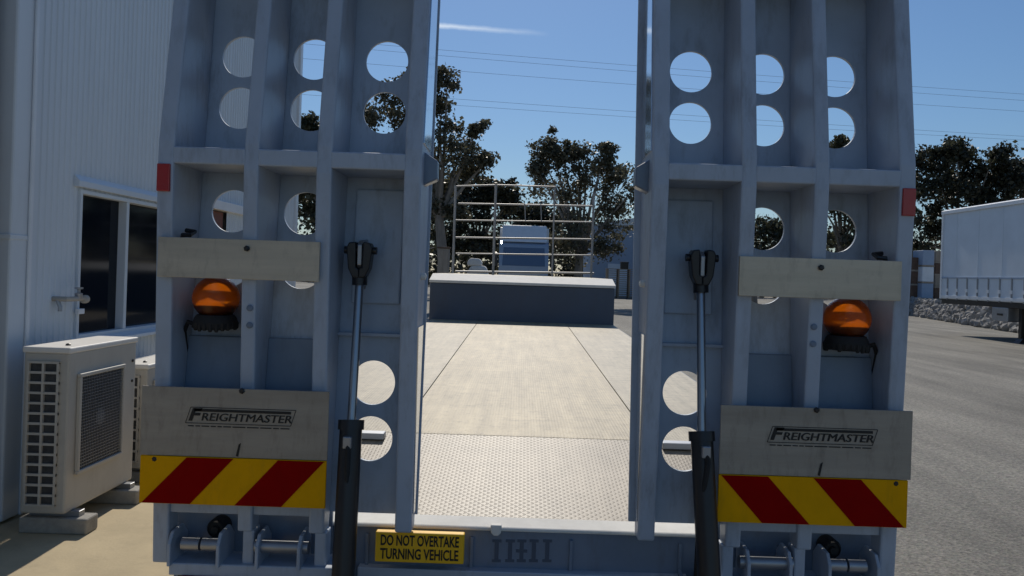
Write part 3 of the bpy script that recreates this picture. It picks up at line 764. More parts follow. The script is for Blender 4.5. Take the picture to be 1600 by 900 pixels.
    bb.build('beacon_base', M['rubber'], rp, smooth=True)
    MB().tube([(bx - s * -0.0 + s * 0.05, by, bz - 0.10), (bx + s * 0.09, by - 0.01, bz - 0.085), (bx + s * 0.115, by + 0.02, bz - 0.12), (bx + s * 0.118, by + 0.05, bz - 0.20)], 0.008, 8).build('cable', M['rubber'], rp, smooth=True)
    # ---- hinge knuckles at the foot
    zt = zl(862)
    for a, b in ((0.062, 0.10), (0.225, 0.262), (0.355, 0.40), (0.495, 0.52)):
        MB().prism([(2.56, zl(893)), (2.56, zt + 0.01), (2.585, zt + 0.045), (2.66, zt + 0.05), (2.70, zt + 0.01), (2.70, zl(893))], 'x', X(a), X(a + 0.012)).build('hinge_lug', M['paint'], rp, 0.003)
    for a, b in ((0.098, 0.158), (0.166, 0.226), (0.345, 0.525)):
        MB().tube([(X(a), 2.60, zt), (X(b), 2.60, zt)], 0.022, 18).build('hinge_tube', M['steel'], rp, smooth=True)
    # narrow tails of the middle beams
    for a, b in ((0.302, 0.34), (0.545, 0.585)):
        MB().box(X(a), X(b), 2.592, 2.66, zl(900), zl(836)).build('beam_tail', M['paint'], rp, 0.006)
    hc = P(335, 829, 2.63)
    hx = hc.x if s < 0 else 2 * CX - hc.x
    MB().lathe((hx, 2.70, hc.z), (0, -1, 0), [(0.034, 0), (0.034, 0.05), (0.026, 0.062), (0.024, 0.058), (0.014, 0.058), (0.012, 0.07)], 20).build('rubber_buffer', M['rubber'], rp, smooth=True)
    return rp
ramp(-1); ramp(1)

# ---- hydraulic rams
def ram(s):
    pts_px = {-1: ((563, 380), (562, 440), (549, 657), (536, 905)), 1: ((1094, 388), (1095, 452), (1096, 675), (1108, 905))}[s]
    A = P(*pts_px[0], 2.665); B = P(*pts_px[1], 2.655); C_ = P(*pts_px[2], 2.555); D_ = P(*pts_px[3], 2.455)
    E = C_ + (D_ - C_) * 1.42
    cy = MB().tube([C_ + (E - C_) * 0.0, C_ + (E - C_) * 0.06, E], [0.037, 0.037, 0.037], 24).build('hydraulic_ram', M['black'], tr, smooth=True)
    MB().tube([C_ - (E - C_).normalized() * 0.002, C_ + (E - C_).normalized() * 0.03], [0.043, 0.043], 24).build('gland', M['black'], cy, smooth=True)
    MB().tube([B, C_ + (E - C_) * 0.02], 0.0145, 18).build('rod', M['chrome'], cy, smooth=True)
    # clevis: collar and two prongs
    d = (A - B).normalized()
    cl = MB().tube([B - d * 0.012, B + d * 0.03], 0.026, 18)
    cl.build('collar', M['black'], cy, smooth=True)
    for k in (-1, 1):
        c = B + Vector((k * 0.024, 0, 0))
        prof = [(B.x, B.z + 0.012), (B.x + k * 0.022, B.z + 0.016), (B.x + k * 0.036, B.z + 0.045), (B.x + k * 0.044, B.z + 0.115), (B.x + k * 0.036, B.z + 0.134), (B.x + k * 0.013, B.z + 0.137), (B.x + k * 0.011, B.z + 0.05), (B.x, B.z + 0.042)]
        MB().prism(prof, 'y', B.y - 0.028, B.y + 0.028).build('prong', M['black'], cy, 0.004)
    MB().tube([(B.x - 0.056, B.y, B.z + 0.108), (B.x + 0.056, B.y, B.z + 0.108)], 0.013, 14).build('clevis_pin', M['black'], cy, smooth=True)
    # port block and hose
    f = C_ + (E - C_) * 0.13
    MB().tube([f + Vector((0.0, -0.036, 0.03)), f + Vector((0.006, -0.052, 0.0)), f + Vector((-s * 0.004, -0.05, -0.08)), f + Vector((-s * 0.016, -0.043, -0.2)), f + Vector((-s * 0.02, -0.044, -0.42))], 0.009, 8).build('hose', M['rubber'], cy, smooth=True)
    MB().box(f.x - 0.014, f.x + 0.014, f.y - 0.05, f.y - 0.03, f.z + 0.01, f.z + 0.05).build('port_block', M['steel'], cy, 0.004)
    # foot bracket
    for k in (-1, 1):
        MB().prism([(E.y - 0.05, E.z - 0.06), (E.y + 0.05, E.z - 0.06), (2.72, E.z + 0.02), (2.72, E.z + 0.12), (E.y - 0.02, E.z + 0.06)], 'x', E.x + k * 0.045 - 0.006, E.x + k * 0.045 + 0.006).build('foot_bracket', M['frame'], cy, 0.003)
ram(-1); ram(1)

# ---- deck
zr = lambda y: P(814, 682, 3.62).z + (y - 3.62) / (10.6 - 3.62) * (P(814, 503, 10.6).z - P(814, 682, 3.62).z)
Z0 = P(814, 826, 2.72).z                     # top of the tail's rear edge
Z1 = zr(3.62)
HW = 1.25
def sheet(x0, x1, y0, y1, za, zb, th, name, m, parent=tr, bevel=0.002):
    return MB().hexa([(x0, y0, za - th), (x1, y0, za - th), (x1, y1, zb - th), (x0, y1, zb - th), (x0, y0, za), (x1, y0, za), (x1, y1, zb), (x0, y1, zb)]).build(name, m, parent, bevel)
# tail
yt = 2.80
zt_ = Z0 + (Z1 - Z0) * (yt - 2.72) / (3.62 - 2.72)
for x0, x1 in ((-HW, HW),):
    sheet(CX + x0, CX + x1, yt, 3.618, zt_, Z1, 0.008, 'tread_plate', M['tread'])
sheet(CX - HW, CX + HW, 2.715, 2.798, Z0 + 0.002, zt_ + 0.004, 0.014, 'rear_lip', M['lip'], tr, 0.006)
for px, py in ((577, 684), (1058, 697)):
    c = P(px, py, 3.55)
    MB().box(c.x - 0.075, c.x + 0.075, 3.50, 3.56, Z1 - 0.012, Z1 + 0.018).build('toe_step', M['steel'], tr, 0.004)
# main deck panels
ys = [3.622, 10.598]
for i in range(1):
    for x0, x1, m in ((-HW, -0.6025, 'deckside'), (-0.5975, 0.5975, 'deck'), (0.6025, HW, 'deckside')):
        sheet(CX + x0, CX + x1, ys[i] + 0.003, ys[i + 1] - 0.003, zr(ys[i]), zr(ys[i + 1]), 0.008, 'deck_plate', M[m])
# sub floor and chassis
sheet(CX - HW, CX + HW, 2.80, 3.62, zt_ - 0.012, Z1 - 0.012, 0.06, 'tail_frame', M['frame'])
sheet(CX - HW, CX + HW, 3.62, 10.6, Z1 - 0.012, zr(10.6) - 0.012, 0.06, 'floor_frame', M['frame'])
for xx in (-0.5, 0.5):
    MB().hexa([(CX + xx - 0.07, 2.85, 0.42), (CX + xx + 0.07, 2.85, 0.42), (CX + xx + 0.07, 10.6, 0.46), (CX + xx - 0.07, 10.6, 0.46),
               (CX + xx - 0.07, 2.85, zt_ - 0.07), (CX + xx + 0.07, 2.85, zt_ - 0.07), (CX + xx + 0.07, 10.6, zr(10.6) - 0.075), (CX + xx - 0.07, 10.6, zr(10.6) - 0.075)]).build('chassis_beam', M['frame'], tr, 0.004)
for xx in (-1, 1):
    sheet(CX + xx * (HW - 0.0), CX + xx * (HW + 0.006), 2.80, 3.62, zt_ - 0.001, Z1 - 0.001, 0.14, 'side_rail', M['frame'])
    sheet(CX + xx * (HW - 0.0), CX + xx * (HW + 0.006), 3.62, 10.6, Z1 - 0.001, zr(10.6) - 0.001, 0.14, 'side_rail', M['frame'])
# rear apron under the lip with its welded stiffeners
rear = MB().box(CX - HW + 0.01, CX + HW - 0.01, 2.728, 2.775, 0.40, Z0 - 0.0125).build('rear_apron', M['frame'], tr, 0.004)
for px in (574, 737, 892, 1062):
    x = P(px, 860, 2.73).x
    MB().box(x - 0.006, x + 0.006, 2.716, 2.7285, 0.42, Z0 - 0.035).build('stiffener', M['frame'], rear, 0.002)
MB().box(CX - 0.58, CX + 0.58, 2.69, 2.736, 0.40, P(814, 893, 2.7).z).build('lower_rail', M['paint'], rear, 0.004)
# pale latch tab at the middle of the lip
c = P(775, 829, 2.70)
MB().prism([(c.x - 0.02, c.z + 0.02), (c.x + 0.02, c.z + 0.02), (c.x + 0.018, c.z - 0.008), (c.x + 0.008, c.z - 0.018), (c.x - 0.008, c.z - 0.018), (c.x - 0.018, c.z - 0.008)], 'y', 2.695, 2.72).build('latch_tab', M['lip'], rear, 0.004)
# yellow sign with its two lines of words
pA, pB = P(587, 831, 2.70), P(725, 882, 2.70)
ya = 2.625
sx0, sx1, sz0, sz1 = P(586, 855, ya).x, P(725, 855, ya).x, P(655, 880, ya).z, P(655, 833, ya).z
sg = MB().box(sx0, sx1, ya, ya + 0.030, sz0, sz1).build('warning_sign', M['signyellow'], tr, 0.004)
t = MB()
hh = sz1 - sz0
put_text(t, 'DO NOT OVERTAKE', ((sx0 + sx1) / 2, ya - 0.001, sz0 + hh * 0.72), 0.05, 1, 0, 0.0010, width=(sx1 - sx0) * 0.88)
put_text(t, 'TURNING VEHICLE', ((sx0 + sx1) / 2, ya - 0.001, sz0 + hh * 0.27), 0.05, 1, 0, 0.0010, width=(sx1 - sx0) * 0.88)
t.build('lettering', M['print'], sg)
MB().box(sx0 + 0.03, sx1 - 0.03, ya + 0.031, 2.737, sz0 + 0.02, sz1 - 0.03).build('sign_bracket', M['frame'], sg, 0.003)
# stamped slots
for i, px in enumerate((776, 797, 815, 834, 855)):
    x = P(px, 860, 2.73).x; za, zc = P(px, 876, 2.73).z, P(px, 845, 2.73).z
    t = MB()
    t.box(x - 0.007, x + 0.007, 2.7255, 2.7279, za, zc); t.box(x - 0.016, x + 0.016, 2.7256, 2.7279, zc - 0.004, zc + 0.005); t.box(x - 0.016, x + 0.016, 2.7257, 2.7279, za - 0.004, za + 0.005)
    if i == 2: t.box(x - 0.02, x + 0.02, 2.7258, 2.7279, (za + zc) / 2 - 0.005, (za + zc) / 2 + 0.005)
    t.build('stamped_slot', M['stepface'], rear)
# rear lamp bars below the ramps
for s in (-1, 1):
    zt2 = zl(895)
    bar = MB().box(CX + s * 1.19, CX + s * 0.62, 2.575, 2.735, zt2 - 0.03, zt2 + 0.012).build('lamp_bar', M['paint'], tr, 0.005)
    MB().box(CX + s * 1.15, CX + s * 1.02, 2.56, 2.60, zt2 - 0.13, zt2 - 0.0305).build('tail_lamp', M['tailred'], bar, 0.006)
    MB().box(CX + s * 1.01, CX + s * 0.66, 2.56, 2.60, zt2 - 0.13, zt2 - 0.0305).build('tail_lamp', M['tailred'], bar, 0.006)
    MB().box(CX + s * 1.17, CX + s * 0.64, 2.601, 2.73, zt2 - 0.15, zt2 - 0.031).build('lamp_housing', M['black'], bar, 0.004)
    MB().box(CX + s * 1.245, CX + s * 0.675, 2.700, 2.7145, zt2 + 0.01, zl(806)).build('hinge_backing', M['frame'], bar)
# wheels
def wheel(x, y, s):
    r = 0.38; w = 0.12
    ty = MB().lathe((x, y, r), (s, 0, 0), [(0.24, -w), (r - 0.04, -w), (r - 0.005, -w + 0.03), (r, 0), (r - 0.005, w - 0.03), (r - 0.04, w), (0.24, w)], 36).build('wheel', M['rubber'], tr, smooth=True)
    MB().lathe((x, y, r), (s, 0, 0), [(0.238, -w + 0.01), (0.238, w - 0.01), (0.21, w - 0.03), (0.12, w - 0.07), (0.09, w - 0.02), (0.03, w)], 28).build('rim', M['steel'], ty, smooth=True)
for yy in (4.7, 5.7, 6.7):
    MB().tube([(CX - 1.05, yy, 0.38), (CX + 1.05, yy, 0.38)], 0.06, 12).build('axle', M['black'], tr, smooth=True)
    for s in (-1, 1): wheel(CX + s * 1.08, yy, s); wheel(CX + s * 0.80, yy, s)
# ---- gooseneck
zs0 = zr(10.6); gz = P(814, 446, 10.6).z; GB = 10.98; gzb = P(814, 431.5, GB).z
gx0, gx1 = P(671, 470, 10.6).x, P(960, 470, 10.6).x
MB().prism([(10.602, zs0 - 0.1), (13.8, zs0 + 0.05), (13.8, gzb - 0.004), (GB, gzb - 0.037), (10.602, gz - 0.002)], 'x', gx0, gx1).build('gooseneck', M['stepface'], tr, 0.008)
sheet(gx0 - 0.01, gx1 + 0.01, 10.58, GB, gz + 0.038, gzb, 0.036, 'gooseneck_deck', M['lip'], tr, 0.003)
sheet(gx0 - 0.01, gx1 + 0.01, GB + 0.002, 13.81, gzb, gzb + 0.01, 0.012, 'gooseneck_deck', M['deckside'], tr, 0.003)
for xx in (-0.9, 0.9):
    lg = MB().box(CX + xx - 0.06, CX + xx + 0.06, 12.9, 13.02, 0.03, zs0).build('landing_leg', M['frame'], tr, 0.004)
    MB().box(CX + xx - 0.13, CX + xx + 0.13, 12.83, 13.09, 0.0, 0.03).build('leg_pad', M['steel'], lg, 0.004)
# ---- pipe headboard on the gooseneck
HB = 13.4
def hb(px, py): return P(px, py, HB)
zd = gzb + 0.008
hbr = MB()
def post(px, pyt, r=0.028):
    p = hb(px, pyt); return MB().tube([(p.x, HB, zd - 0.01), (p.x, HB, p.z)], r, 10)
hbo = post(775, 288, 0.022).build('headboard', M['galv'], tr, smooth=True)
for px, py in ((712, 290), (928, 301), (867, 292)):
    post(px, py, 0.021 if px != 867 else 0.015).build('post', M['galv'], hbo, smooth=True)
def rail(a, b, r=0.02, mid=None):
    p, q = hb(*a), hb(*b)
    MB().tube([p] + ([hb(*mid)] if mid else []) + [q], r * 0.62, 8).build('rail', M['galv'], hbo, smooth=True)
rail((713, 291), (775, 289), 0.024); rail((775, 289), (868, 292), 0.022)
rail((716, 318), (928, 322), 0.024); rail((712, 344), (928, 347), 0.02); rail((712, 371), (928, 374), 0.024); rail((712, 396), (928, 399), 0.02)
for px in (820, 845): rail((px, 318), (px + 1, 346), 0.014)
rail((712, 424), (928, 427), 0.028)

# ================================================================== BACKGROUND
# ---- curtain-sided semi trailer on the right
SX, SF = 14.75, 27.0
st = thing('semi_trailer', (SX + 1.25, 20, 0), 'pale curtain-sided semi trailer parked on its landing legs by the rock bank', 'trailer')
zb_, zt_2 = 1.22, 4.28
MB().box(SX + 0.04, SX + 2.46, 13.2, SF - 0.02, 1.05, zb_).build('chassis', M['black'], st, 0.01)
bodyc = MB().box(SX + 0.02, SX + 2.48, 13.0, SF, zb_ + 0.001, zt_2 - 0.12).build('curtain', M['curtain'], st, 0.01)
n = 24
for i in range(n):
    y = 13.2 + i * 0.58
    if y > SF - 0.3: break
    MB().box(SX - 0.008, SX + 0.019, y, y + 0.05, zb_ - 0.02, zb_ + 0.75).build('strap', M['steel'], bodyc)
    MB().box(SX - 0.02, SX + 0.019, y - 0.02, y + 0.09, zb_ + 0.25, zb_ + 0.36).build('buckle', M['white'], bodyc)
for i in range(11):
    y = 13.6 + i * 1.25
    MB().box(SX + 0.012, SX + 0.0205, y, y + 0.05, zb_ + 0.77, zt_2 - 0.13).build('seam', M['curtain'], bodyc)
MB().box(SX - 0.012, SX + 0.0195, 13.0, SF, zb_ + 0.03, zb_ + 0.13).build('side_rail', M['white'], st, 0.004)
MB().box(SX - 0.006, SX + 0.019, 13.0, SF, zb_ + 0.70, zb_ + 0.76).build('curtain_hem', M['paleblue'], st, 0.004)
MB().prism([(SX - 0.04, zt_2 - 0.12), (SX - 0.04, zt_2), (SX + 0.1, zt_2 + 0.05), (SX + 2.4, zt_2 + 0.05), (SX + 2.54, zt_2), (SX + 2.54, zt_2 - 0.12)], 'y', 12.98, SF + 0.02).build('roof', M['white'], st, 0.01)
MB().box(SX - 0.02, SX + 0.06, SF - 0.08, SF + 0.015, zb_, zt_2 - 0.12).build('corner_post', M['white'], st, 0.01)
for xx in (SX + 0.35, SX + 2.1):
    lg = MB().box(xx - 0.07, xx + 0.07, 23.0, 23.14, 0.06, 1.06).build('landing_leg', M['black'], st, 0.006)
    MB().prism([(xx - 0.17, 0.0), (xx + 0.17, 0.0), (xx + 0.12, 0.06), (xx + 0.05, 0.16), (xx - 0.05, 0.16), (xx - 0.12, 0.06)], 'y', 22.93, 23.21).build('leg_foot', M['black'], lg, 0.006)
tb = MB().box(SX + 0.05, SX + 0.6, 23.3, 24.1, 0.62, 1.05).build('tool_box', M['steel'], st, 0.02)
MB().box(SX + 0.03, SX + 0.051, 23.55, 23.8, 0.8, 0.86).build('latch', M['black'], tb)
for yy in (14.2, 15.5):
    for xx in (SX + 0.15, SX + 2.35):
        ty = MB().lathe((xx, yy, 0.5), (1, 0, 0), [(0.28, -0.14), (0.46, -0.14), (0.5, -0.08), (0.5, 0.08), (0.46, 0.14), (0.28, 0.14)], 30).build('wheel', M['rubber'], st, smooth=True)
        MB().lathe((xx, yy, 0.5), (1, 0, 0), [(0.279, -0.12), (0.1, -0.05), (0.1, 0.05), (0.279, 0.12)], 24).build('rim', M['steel'], ty, smooth=True)
    MB().tube([(SX + 0.2, yy, 0.5), (SX + 2.3, yy, 0.5)], 0.06, 10).build('axle', M['black'], st)

# ---- rock bank
rng = random.Random(11)
mb = MB()
bm0 = bmesh.new(); bmesh.ops.create_icosphere(bm0, subdivisions=1, radius=1); ico_v = [v.co.copy() for v in bm0.verts]; ico_f = [tuple(v.index for v in f.verts) for f in bm0.faces]; bm0.free()
line = [(27.5, 60), (21.9, 43), (18.9, 30), (17.6, 20), (17.2, 12)]
def online(t):
    i = min(int(t), len(line) - 2); f = t - i
    return line[i][0] + (line[i + 1][0] - line[i][0]) * f, line[i][1] + (line[i + 1][1] - line[i][1]) * f
for k in range(1900):
    t = rng.uniform(0, 3.999); x, y = online(t)
    u = rng.random(); h = u * 0.85
    r = rng.uniform(0.10, 0.24)
    rot = Matrix.Rotation(rng.uniform(0, 6), 3, Vector((rng.random() - .5, rng.random() - .5, rng.random() - .5)).normalized())
    sc = Vector((rng.uniform(.7, 1.2), rng.uniform(.8, 1.4), rng.uniform(.6, 1.0)))
    c = Vector((x + h * 0.55 + rng.uniform(-.06, .06), y, h + 0.05))
    mb.add([c + rot @ Vector((v.x * sc.x, v.y * sc.y, v.z * sc.z)) * r * rng.uniform(.85, 1.12) for v in ico_v], ico_f)
rk = mb.build('rock_bank', M['rock']); rk['kind'] = 'stuff'
tag(rk, 'low bank of loose grey rocks edging the asphalt yard', 'rocks')
# terrain terrace behind the rocks
tz = MB()
pts = [(x + 0.5, y) for x, y in line]
vs = [(x, y, 0.86) for x, y in pts] + [(x + 60, y + 6, 0.95) for x, y in pts] + [(x - 0.5, y, 0.0) for x, y in pts]
k = len(pts)
fs = [(i, i + 1, k + i + 1, k + i) for i in range(k - 1)] + [(i, 2 * k + i, 2 * k + i + 1, i + 1) for i in range(k - 1)]
te = tz.add(vs, fs).build('terrain', M['concblock']); te['kind'] = 'structure'

# ---- goods standing on the terrace
def cratestack(px0, px1, py0, Y, label, m, bands):
    xa, xb = P(px0, 450, Y).x, P(px1, 450, Y).x; zt = P((px0 + px1) / 2, py0, Y).z
    t = thing('goods_stack', ((xa + xb) / 2, Y + 0.6, 0.88), label, 'stack', 'goods on the terrace behind the rock bank')
    h = (zt - 0.88) / bands
    for i in range(bands):
        MB().box(xa + 0.02, xb - 0.02, Y, Y + 1.2, 0.88 + i * h + 0.1, 0.88 + (i + 1) * h - 0.004).build('bundle', m[i % len(m)], t, 0.03)
        for q in (0.0, 0.45, 0.9):
            MB().box(xa, xb, Y + q, Y + q + 0.12, 0.88 + i * h, 0.88 + i * h + 0.0995).build('bearer', M['timber'], t)
    return t
cratestack(1424, 1438, 402, 46, 'rusty brown stack of goods beside the white-wrapped stack', [M['brown']], 3)
cratestack(1440, 1459, 391, 45.5, 'tall white-wrapped stack of goods on timber bearers', [M['paleblue'], M['white']], 3)
cratestack(1460, 1480, 392, 46.5, 'dull timber stack of goods by the semi trailer', [M['brown'], M['timber']], 4)

# ---- parked blue truck beyond the headboard
TY = 36.0
tk = thing('parked_truck', (P(818, 430, TY).x, TY + 3, 0), 'white-roofed blue truck parked beyond the pipe headboard', 'truck')
tx0, tx1 = P(777, 430, TY).x, P(858, 430, TY).x
cab = MB().prism([(TY, 0.5), (TY, 2.0), (TY + 0.25, 3.0), (TY + 0.6, 3.15), (TY + 2.0, 3.15), (TY + 2.0, 0.5)], 'x', tx0 + 0.05, tx1 - 0.05).build('cab', M['truckblue'], tk, 0.05)
MB().hexa([(tx0 + 0.2, TY - 0.012, 1.98), (tx1 - 0.2, TY - 0.012, 1.98), (tx1 - 0.2, TY + 0.1, 1.98), (tx0 + 0.2, TY + 0.1, 1.98),
           (tx0 + 0.25, TY + 0.195, 2.85), (tx1 - 0.25, TY + 0.195, 2.85), (tx1 - 0.25, TY + 0.3, 2.85), (tx0 + 0.25, TY + 0.3, 2.85)]).build('windscreen', M['screen'], cab, 0.02)
MB().box(tx0 + 0.4, tx1 - 0.4, TY - 0.03, TY + 0.01, 1.0, 1.7).build('grille', M['steel'], cab, 0.02)
for x in (tx0 + 0.22, tx1 - 0.22): MB().box(x - 0.14, x + 0.14, TY - 0.04, TY + 0.02, 0.8, 1.0).build('headlight', M['white'], cab, 0.03)
MB().box(tx0 + 0.02, tx1 - 0.02, TY - 0.1, TY + 0.2, 0.4, 0.72).build('bumper', M['white'], cab, 0.04)
MB().prism([(TY + 0.3, 3.12), (TY + 1.0, 3.95), (TY + 1.9, 4.0), (TY + 1.9, 3.12)], 'x', tx0 + 0.15, tx1 - 0.15).build('roof_fairing', M['white'], cab, 0.05)
for s, x in ((-1, tx0), (1, tx1)): MB().box(x + s * 0.02, x + s * 0.24, TY + 0.15, TY + 0.24, 1.95, 2.6).build('mirror', M['black'], cab, 0.03)
MB().box(tx0, tx1, TY + 2.1, TY + 8.0, 1.0, 3.9).build('cargo_box', M['white'], tk, 0.03)
MB().box(tx0 + 0.6, tx1 - 0.6, TY + 1.0, TY + 8.0, 0.6, 0.999).build('chassis', M['black'], tk)
for yy in (TY + 1.0, TY + 6.5):
    for x in (tx0 + 0.2, tx1 - 0.2):
        MB().lathe((x, yy, 0.5), (1, 0, 0), [(0.2, -0.15), (0.46, -0.15), (0.5, -0.08), (0.5, 0.08), (0.46, 0.15), (0.2, 0.15)], 24).build('wheel', M['rubber'], tk, smooth=True)

# ---- pale blue shed at the far right of the gap
SY = 66.0
sx0, sx1 = P(925, 400, SY).x, P(1120, 400, SY).x
sh = thing('storage_shed', ((sx0 + sx1) / 2, SY + 4, 0), 'pale blue metal storage shed behind the gum tree', 'shed')
zt3 = P(960, 352, SY).z
MB().box(sx0, sx1, SY, SY + 9, 0, zt3).build('wall', M['paleblue'], sh)
MB().prism([(sx0 - 0.2, zt3), ((sx0 + sx1) / 2, zt3 + 1.0), (sx1 + 0.2, zt3)], 'y', SY - 0.3, SY + 9.3).build('roof', M['roof'], sh)
for i in range(3):
    x = sx0 + 1.4 + i * 2.6
    MB().box(x, x + 1.8, SY - 0.03, SY + 0.01, 0.01, 2.8).build('door', M['curtain'], sh, 0.01)
# timber pallets with a black crate on top
PY_ = 60.0
a0, a1 = P(948, 430, PY_).x, P(1003, 430, PY_).x
ps_ = thing('pallet_stack', ((a0 + a1) / 2, PY_ + 0.6, 0), 'pale timber pallets piled before the pale blue shed', 'pallets')
nlay = 14
for i in range(nlay):
    z = i * 0.165
    MB().box(a0, a1, PY_, PY_ + 1.2, z + 0.12, z + 0.16).build('pallet_deck', M['timber'], ps_)
    for q in range(4):
        xq = a0 + 0.05 + (a1 - a0 - 0.2) * q / 3
        MB().box(xq, xq + 0.1, PY_ + 0.02, PY_ + 1.18, z, z + 0.1195).build('bearer', M['timber'], ps_)
b0, b1 = P(970, 430, PY_).x, P(982, 430, PY_).x
ck = thing('storage_crate', ((b0 + b1) / 2, PY_ + 0.4, nlay * 0.165), 'black crate standing on the pale timber pallets', 'crate')
zc_ = nlay * 0.165 - 0.006
MB().box(b0, b1, PY_ + 0.1, PY_ + 0.7, zc_, zc_ + 0.5).build('body', M['black'], ck, 0.02)
MB().box(b0 - 0.02, b1 + 0.02, PY_ + 0.08, PY_ + 0.72, zc_ + 0.501, zc_ + 0.56).build('lid', M['black'], ck, 0.01)
# two woven bags and a crate left of the headboard
for k, (px, Yb, sz, lab) in enumerate(((742, 33.0, 0.85, 'white woven bulk bag slumped nearest the blue truck'),)):
    c = P(px, 430, Yb)
    t = thing('bulk_bag', (c.x, Yb, 0), 'white woven bulk bags stacked on a pallet left of the blue truck', 'bag')
    MB().box(c.x - 0.55, c.x + 0.65, Yb - 0.5, Yb + 0.6, 0.0, 0.14).build('pallet', M['timber'], t, 0.01)
    for q, (dx, w0, z0, z1) in enumerate(((0, 0.52, 0.141, 1.05), (0.12, 0.46, 1.04, 1.9), (-0.02, 0.3, 1.88, 2.2))):
        b = MB().prism([(c.x + dx - w0, z0), (c.x + dx + w0, z0), (c.x + dx + w0 * 1.05, (z0 + z1) / 2), (c.x + dx + w0 * 0.75, z1), (c.x + dx - w0 * 0.6, z1), (c.x + dx - w0 * 1.04, (z0 + z1) / 2)], 'y', Yb - 0.45, Yb + 0.45)
        b.build('bag_body', M['bag'], t, 0.12, segs=3)
cY = 31.0
c0, c1 = P(683, 430, cY).x, P(700, 430, cY).x
t = thing('timber_cabinet', ((c0 + c1) / 2, cY, 0), 'weathered timber cabinet standing at the pale gum trunk', 'cabinet')
ct = P(691, 388, cY).z
MB().box(c0, c1, cY, cY + 0.5, 0.1, ct).build('body', M['timber'], t, 0.02)
MB().box(c0 - 0.04, c1 + 0.04, cY - 0.04, cY + 0.54, ct + 0.001, ct + 0.06).build('top', M['brown'], t, 0.01)
MB().box(c0 + 0.03, (c0 + c1) / 2 - 0.01, cY - 0.02, cY - 0.001, 0.2, ct - 0.08).build('door', M['timber'], t, 0.006)
MB().box((c0 + c1) / 2 + 0.01, c1 - 0.03, cY - 0.02, cY - 0.001, 0.2, ct - 0.08).build('door', M['timber'], t, 0.006)
for x in (c0 + 0.04, c1 - 0.04): MB().box(x - 0.04, x + 0.04, cY + 0.02, cY + 0.48, 0, 0.1).build('leg', M['brown'], t)

# ------------------------------------------------------------------ trees
def leaves(mb, rng, c, rad, n, size, flat=0.8, droop=0.6):
    """n small leaf blades spread through a lumpy clump"""
    c = Vector(c)
    for _ in range(n):
        d = Vector((rng.gauss(0, 1), rng.gauss(0, 1), rng.gauss(0, 1))).normalized()
        r = rad * rng.random() ** 0.6 * rng.uniform(0.7, 1.25)
        p = c + Vector((d.x * r, d.y * r, d.z * r * flat))
        L = size * rng.uniform(0.45, 1.75); w_ = L * rng.uniform(0.22, 0.42)
        ax = Vector((rng.gauss(0, 1), rng.gauss(0, 1), rng.gauss(0, 0.7) - droop)).normalized()
        sd = ax.cross(Vector((rng.gauss(0, 1), rng.gauss(0, 1), rng.gauss(0, 1)))).normalized()
        k = len(mb.v)
        mb.v += [tuple(p - ax * L * 0.5), tuple(p + sd * w_), tuple(p + ax * L * 0.5), tuple(p - sd * w_)]
        mb.f.append((k, k + 1, k + 2, k + 3))
def tree(name, label, px, Y, clumps, leafm, trunk_r, lean=0.0, seed=1, size=0.2, n=500, base_px=None, group='trees behind the yard', zbase=0.0, spread=1.25):
    """clumps: (px, py, radius in px) in the picture, depth scattered round Y"""
    rng = random.Random(seed)
    bx = P(base_px if base_px else px, 430, Y).x
    t = thing(name, (bx, Y, zbase), label, 'tree', group)
    crown, limbs = MB(), MB()
    zs = []
    cl = []
    for cpx, cpy, rp in clumps:
        dy = rng.uniform(-1, 1) * rp * Y / FOC * 1.1
        p = P(cpx, cpy, Y); r = rp * Y / FOC
        cl.append((Vector((p.x, Y + dy, p.z)), r)); zs.append(p.z); r *= spread; cl[-1] = (cl[-1][0], r)
    fork = min(zs) * 0.55 + 0.35 * (sum(zs) / len(zs)) - 0.0
    fork = max(zbase + 0.8, min(fork, min(zs) - 0.2 if min(zs) > zbase + 1.4 else zbase + 1.2))
    mx = sum(c.x for c, r in cl) / len(cl)
    fx = bx + (mx - bx) * 0.35
    limbs.tube([(bx, Y, zbase - 0.05), (bx + (fx - bx) * 0.3 + lean, Y, zbase + (fork - zbase) * 0.5), (fx, Y, fork)], [trunk_r * 1.25, trunk_r, trunk_r * 0.8], 10)
    for c, r in cl:
        mid = Vector((fx, Y, fork)).lerp(c, 0.5) + Vector((rng.uniform(-.15, .15), rng.uniform(-.15, .15), rng.uniform(-0.05, .25))) * r
        limbs.tube([(fx, Y, fork - 0.1), mid, c], [trunk_r * 0.55, trunk_r * 0.3, trunk_r * 0.08], 7)
        m = 1 + int(rng.uniform(4, 7))
        for q in range(m):
            d = Vector((rng.gauss(0, 1), rng.gauss(0, 1), rng.gauss(0, .8))).normalized() * r * rng.uniform(0.3, 1.1)
            limbs.tube([c, c + d * 0.6, c + d], [trunk_r * 0.08, trunk_r * 0.05, trunk_r * 0.02], 5, cap=False)
            leaves(crown, rng, c + d, r * rng.uniform(0.4, 0.8), int(n * rng.uniform(0.6, 1.2) / m * 1.5), size)
        leaves(crown, rng, c, r * 0.9, n // 3, size)
    limbs.build('trunk', M['bark'], t, smooth=True)
    crown.build('crown', leafm, t)
    return t
